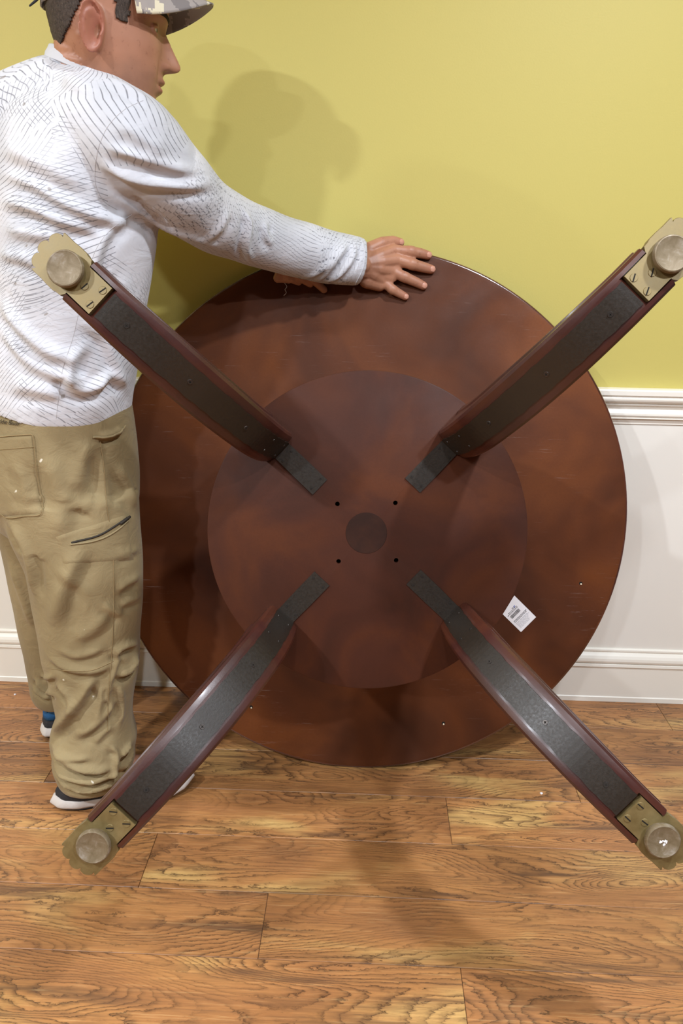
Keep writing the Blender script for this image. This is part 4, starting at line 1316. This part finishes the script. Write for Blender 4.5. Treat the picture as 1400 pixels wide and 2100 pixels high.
line_tube('outseam', pb, [(205, 905), (213, 960), (218, 1030), (230, 1120), (233, 1200), (231, 1300), (226, 1380), (222, 1440), (220, 1500)], .0009, M['stitch'], pants, .0008)
line_tube('knee_seam', pb, [(105, 1371), (150, 1376), (190, 1374), (232, 1356)], .0009, M['stitch'], pants, .0006)
line_tube('pocket_mouth', pb, [(192, 897), (220, 896), (244, 888), (256, 874)], .0022, M['khaki'], pants, .001)
# script lettering stitched at the waist
hit = cast_px(pb, [(4, 868), (44, 873)])
if len(hit) == 2:
    tc = bpy.data.curves.new('txt', 'FONT'); tc.body = 'Eddie Bauer'; tc.size = 1.0; tc.shear = 0.35; tc.extrude = 0.01
    to = bpy.data.objects.new('txt', tc); COL.objects.link(to); bpy.context.view_layer.update()
    tm = bpy.data.meshes.new_from_object(to.evaluated_get(bpy.context.evaluated_depsgraph_get()))
    tv, tf = arrays(tm); bpy.data.objects.remove(to, do_unlink=True)
    a, b = hit[0], hit[1]; dx_ = (b[0] - a[0]); L_ = np.linalg.norm(dx_); dx_ /= L_
    wd = tv[:, 0].max(); s_ = L_ * 1.22 / wd; nn_ = (a[1] + b[1]) / 2; up_ = np.cross(nn_, dx_); up_ /= np.linalg.norm(up_)
    if up_[2] < 0: up_ = -up_
    W = b[0] + nn_ * 0.0035 + np.outer((tv[:, 0] - wd) * s_, dx_) + np.outer(tv[:, 1] * s_, up_) + np.outer(tv[:, 2] * s_, nn_)
    pobj('stitched_lettering', W, tf, M['stitch_dark'], pants, False)


# -- shoes
def shoe(heel, dr, length, m_heel, label, collar=True):
    dr = np.array([dr[0], dr[1], 0.0]); dr /= np.linalg.norm(dr); sd = np.array([dr[1], -dr[0], 0.0]); L = length
    out = []
    for j in range(56):
        t = 2 * math.pi * j / 56; c, s = math.cos(t), math.sin(t)
        u = 0.5 - 0.5 * c
        w = np.interp(u, [0, .06, .18, .40, .62, .80, .93, 1.0], [.004, .026, .036, .034, .044, .046, .030, .004])
        out.append((u * L, math.copysign(w, s) + (-0.006 * math.sin(u * 3))))
    P = lambda u, v, z: np.array([heel[0], heel[1], 0]) + dr * u + sd * v + np.array([0, 0, z])
    root = bpy.data.objects.new('shoe', None); COL.objects.link(root); root.parent = person
    rings = []
    for z, sc in ((0.000, 0.93), (0.004, 0.97), (0.007, 0.985)):
        rings.append([P(L / 2 + (u - L / 2) * sc, v * sc, z + 0.018 * max(0, (u / L - .75) / .25) ** 2) for u, v in out])
    o1 = pobj('outsole', *loft(rings), M['outsole'], root)
    rings = []
    for q, (z, sc) in enumerate(((0.0065, .99), (0.010, 1.03), (0.014, 1.04), (0.018, 1.02), (0.0215, .99), (0.023, .95))):
        ring_ = []
        for i_, (u, v) in enumerate(out):
            wob = 1 + (0.018 * math.sin(i_ * 1.9) if q in (1, 2) else 0)
            lift = 0.018 * max(0, (u / L - .75) / .25) ** 2 + 0.006 * max(0, (.25 - u / L) / .25) * (1 if q > 3 else 0)
            ring_.append(P(L / 2 + (u - L / 2) * sc, v * sc * wob, z + lift))
        rings.append(ring_)
    pobj('midsole', *loft(rings), M['sole'], root)
    rings = []
    for z, sc, back in ((0.019, .95, 0.0), (0.040, .95, .0), (0.058, .86, .02), (0.070, .74, .06), (0.078, .62, .10)):
        ring_ = []
        for (u, v) in out:
            uu = u / L; top_ = np.interp(uu, [0, .15, .45, .7, 1], [1.0, 1.0, 1.0, .62, .42])
            ring_.append(P((L / 2 + (u - L / 2) * sc) - back * max(0, uu - .5) * L * 1.2, v * sc, 0.019 + (z - 0.019) * top_))
        rings.append(ring_)
    pobj('upper', *loft(rings), M['shoe_black'], root)
    if not collar:
        root['label'] = label
        return root
    rings = []
    for z, sc in ((0.050, 1.0), (0.065, .96), (0.080, .90), (0.098, .90), (0.104, .93)):
        rings.append([P(0.055 + 0.047 * sc * math.cos(2 * math.pi * j / 36), 0.033 * sc * math.sin(2 * math.pi * j / 36), z) for j in range(36)])
    pobj('heel_collar', *loft(rings), m_heel, root)
    V, Fc = tube([P(0.012, 0, 0.070), P(0.008, 0, 0.088), P(0.010, 0, 0.102)], [(.006, .002)] * 3, 8, up=tuple(dr))
    pobj('pull_tab', V, Fc, m_heel, root)
    root['label'] = label
    root.location = (0, 0, 0)
    return root


shoe((-0.660, 1.330), (0.965, 0.262), 0.300, M['shoe_black'], 'black sneaker with thick grey white sole', False)
shoe((-0.772, 1.560), (0.40, 0.917), 0.225, M['shoe_blue'], 'sneaker with blue heel and pale sole')

# ------------------------------------------------------------------ tiny things
for (px, py, lab) in ((31, 1425, 'tiny white paint chip on the floor left of the shoes'), (1110, 1628, 'tiny white paint chip on the floor right of the table')):
    d = FWD + (px - 700) / F_PX * RIGHT - (py - 1050) / F_PX * UP; p = CAM - d * (CAM_H / d[2])
    bm = bmesh.new(); bmesh.ops.create_icosphere(bm, subdivisions=1, radius=0.0038)
    for v in bm.verts: v.co = Vector((v.co.x * (1 + .3 * math.sin(v.co.y * 900)), v.co.y * .8, max(v.co.z, -0.0015) * .7 + 0.0012))
    me = bpy.data.meshes.new('paint_chip'); bm.to_mesh(me); bm.free()
    o = link('paint_chip', me, M['paper']); o.location = (p[0], p[1], 0); tag(o, lab, 'paint chip')
TH = [(578, 572), (583, 580), (588, 588), (584, 594), (587, 600), (582, 606)]
V, Fc = tube([on_table(x, y, 0.0012) for x, y in TH], [.0006] * len(TH), 6, True, up=tuple(TN), dense=20)
o = obj('loose_thread', V, Fc, M['paper']); tag(o, 'short pale loose thread clinging to the tipped tabletop', 'thread')
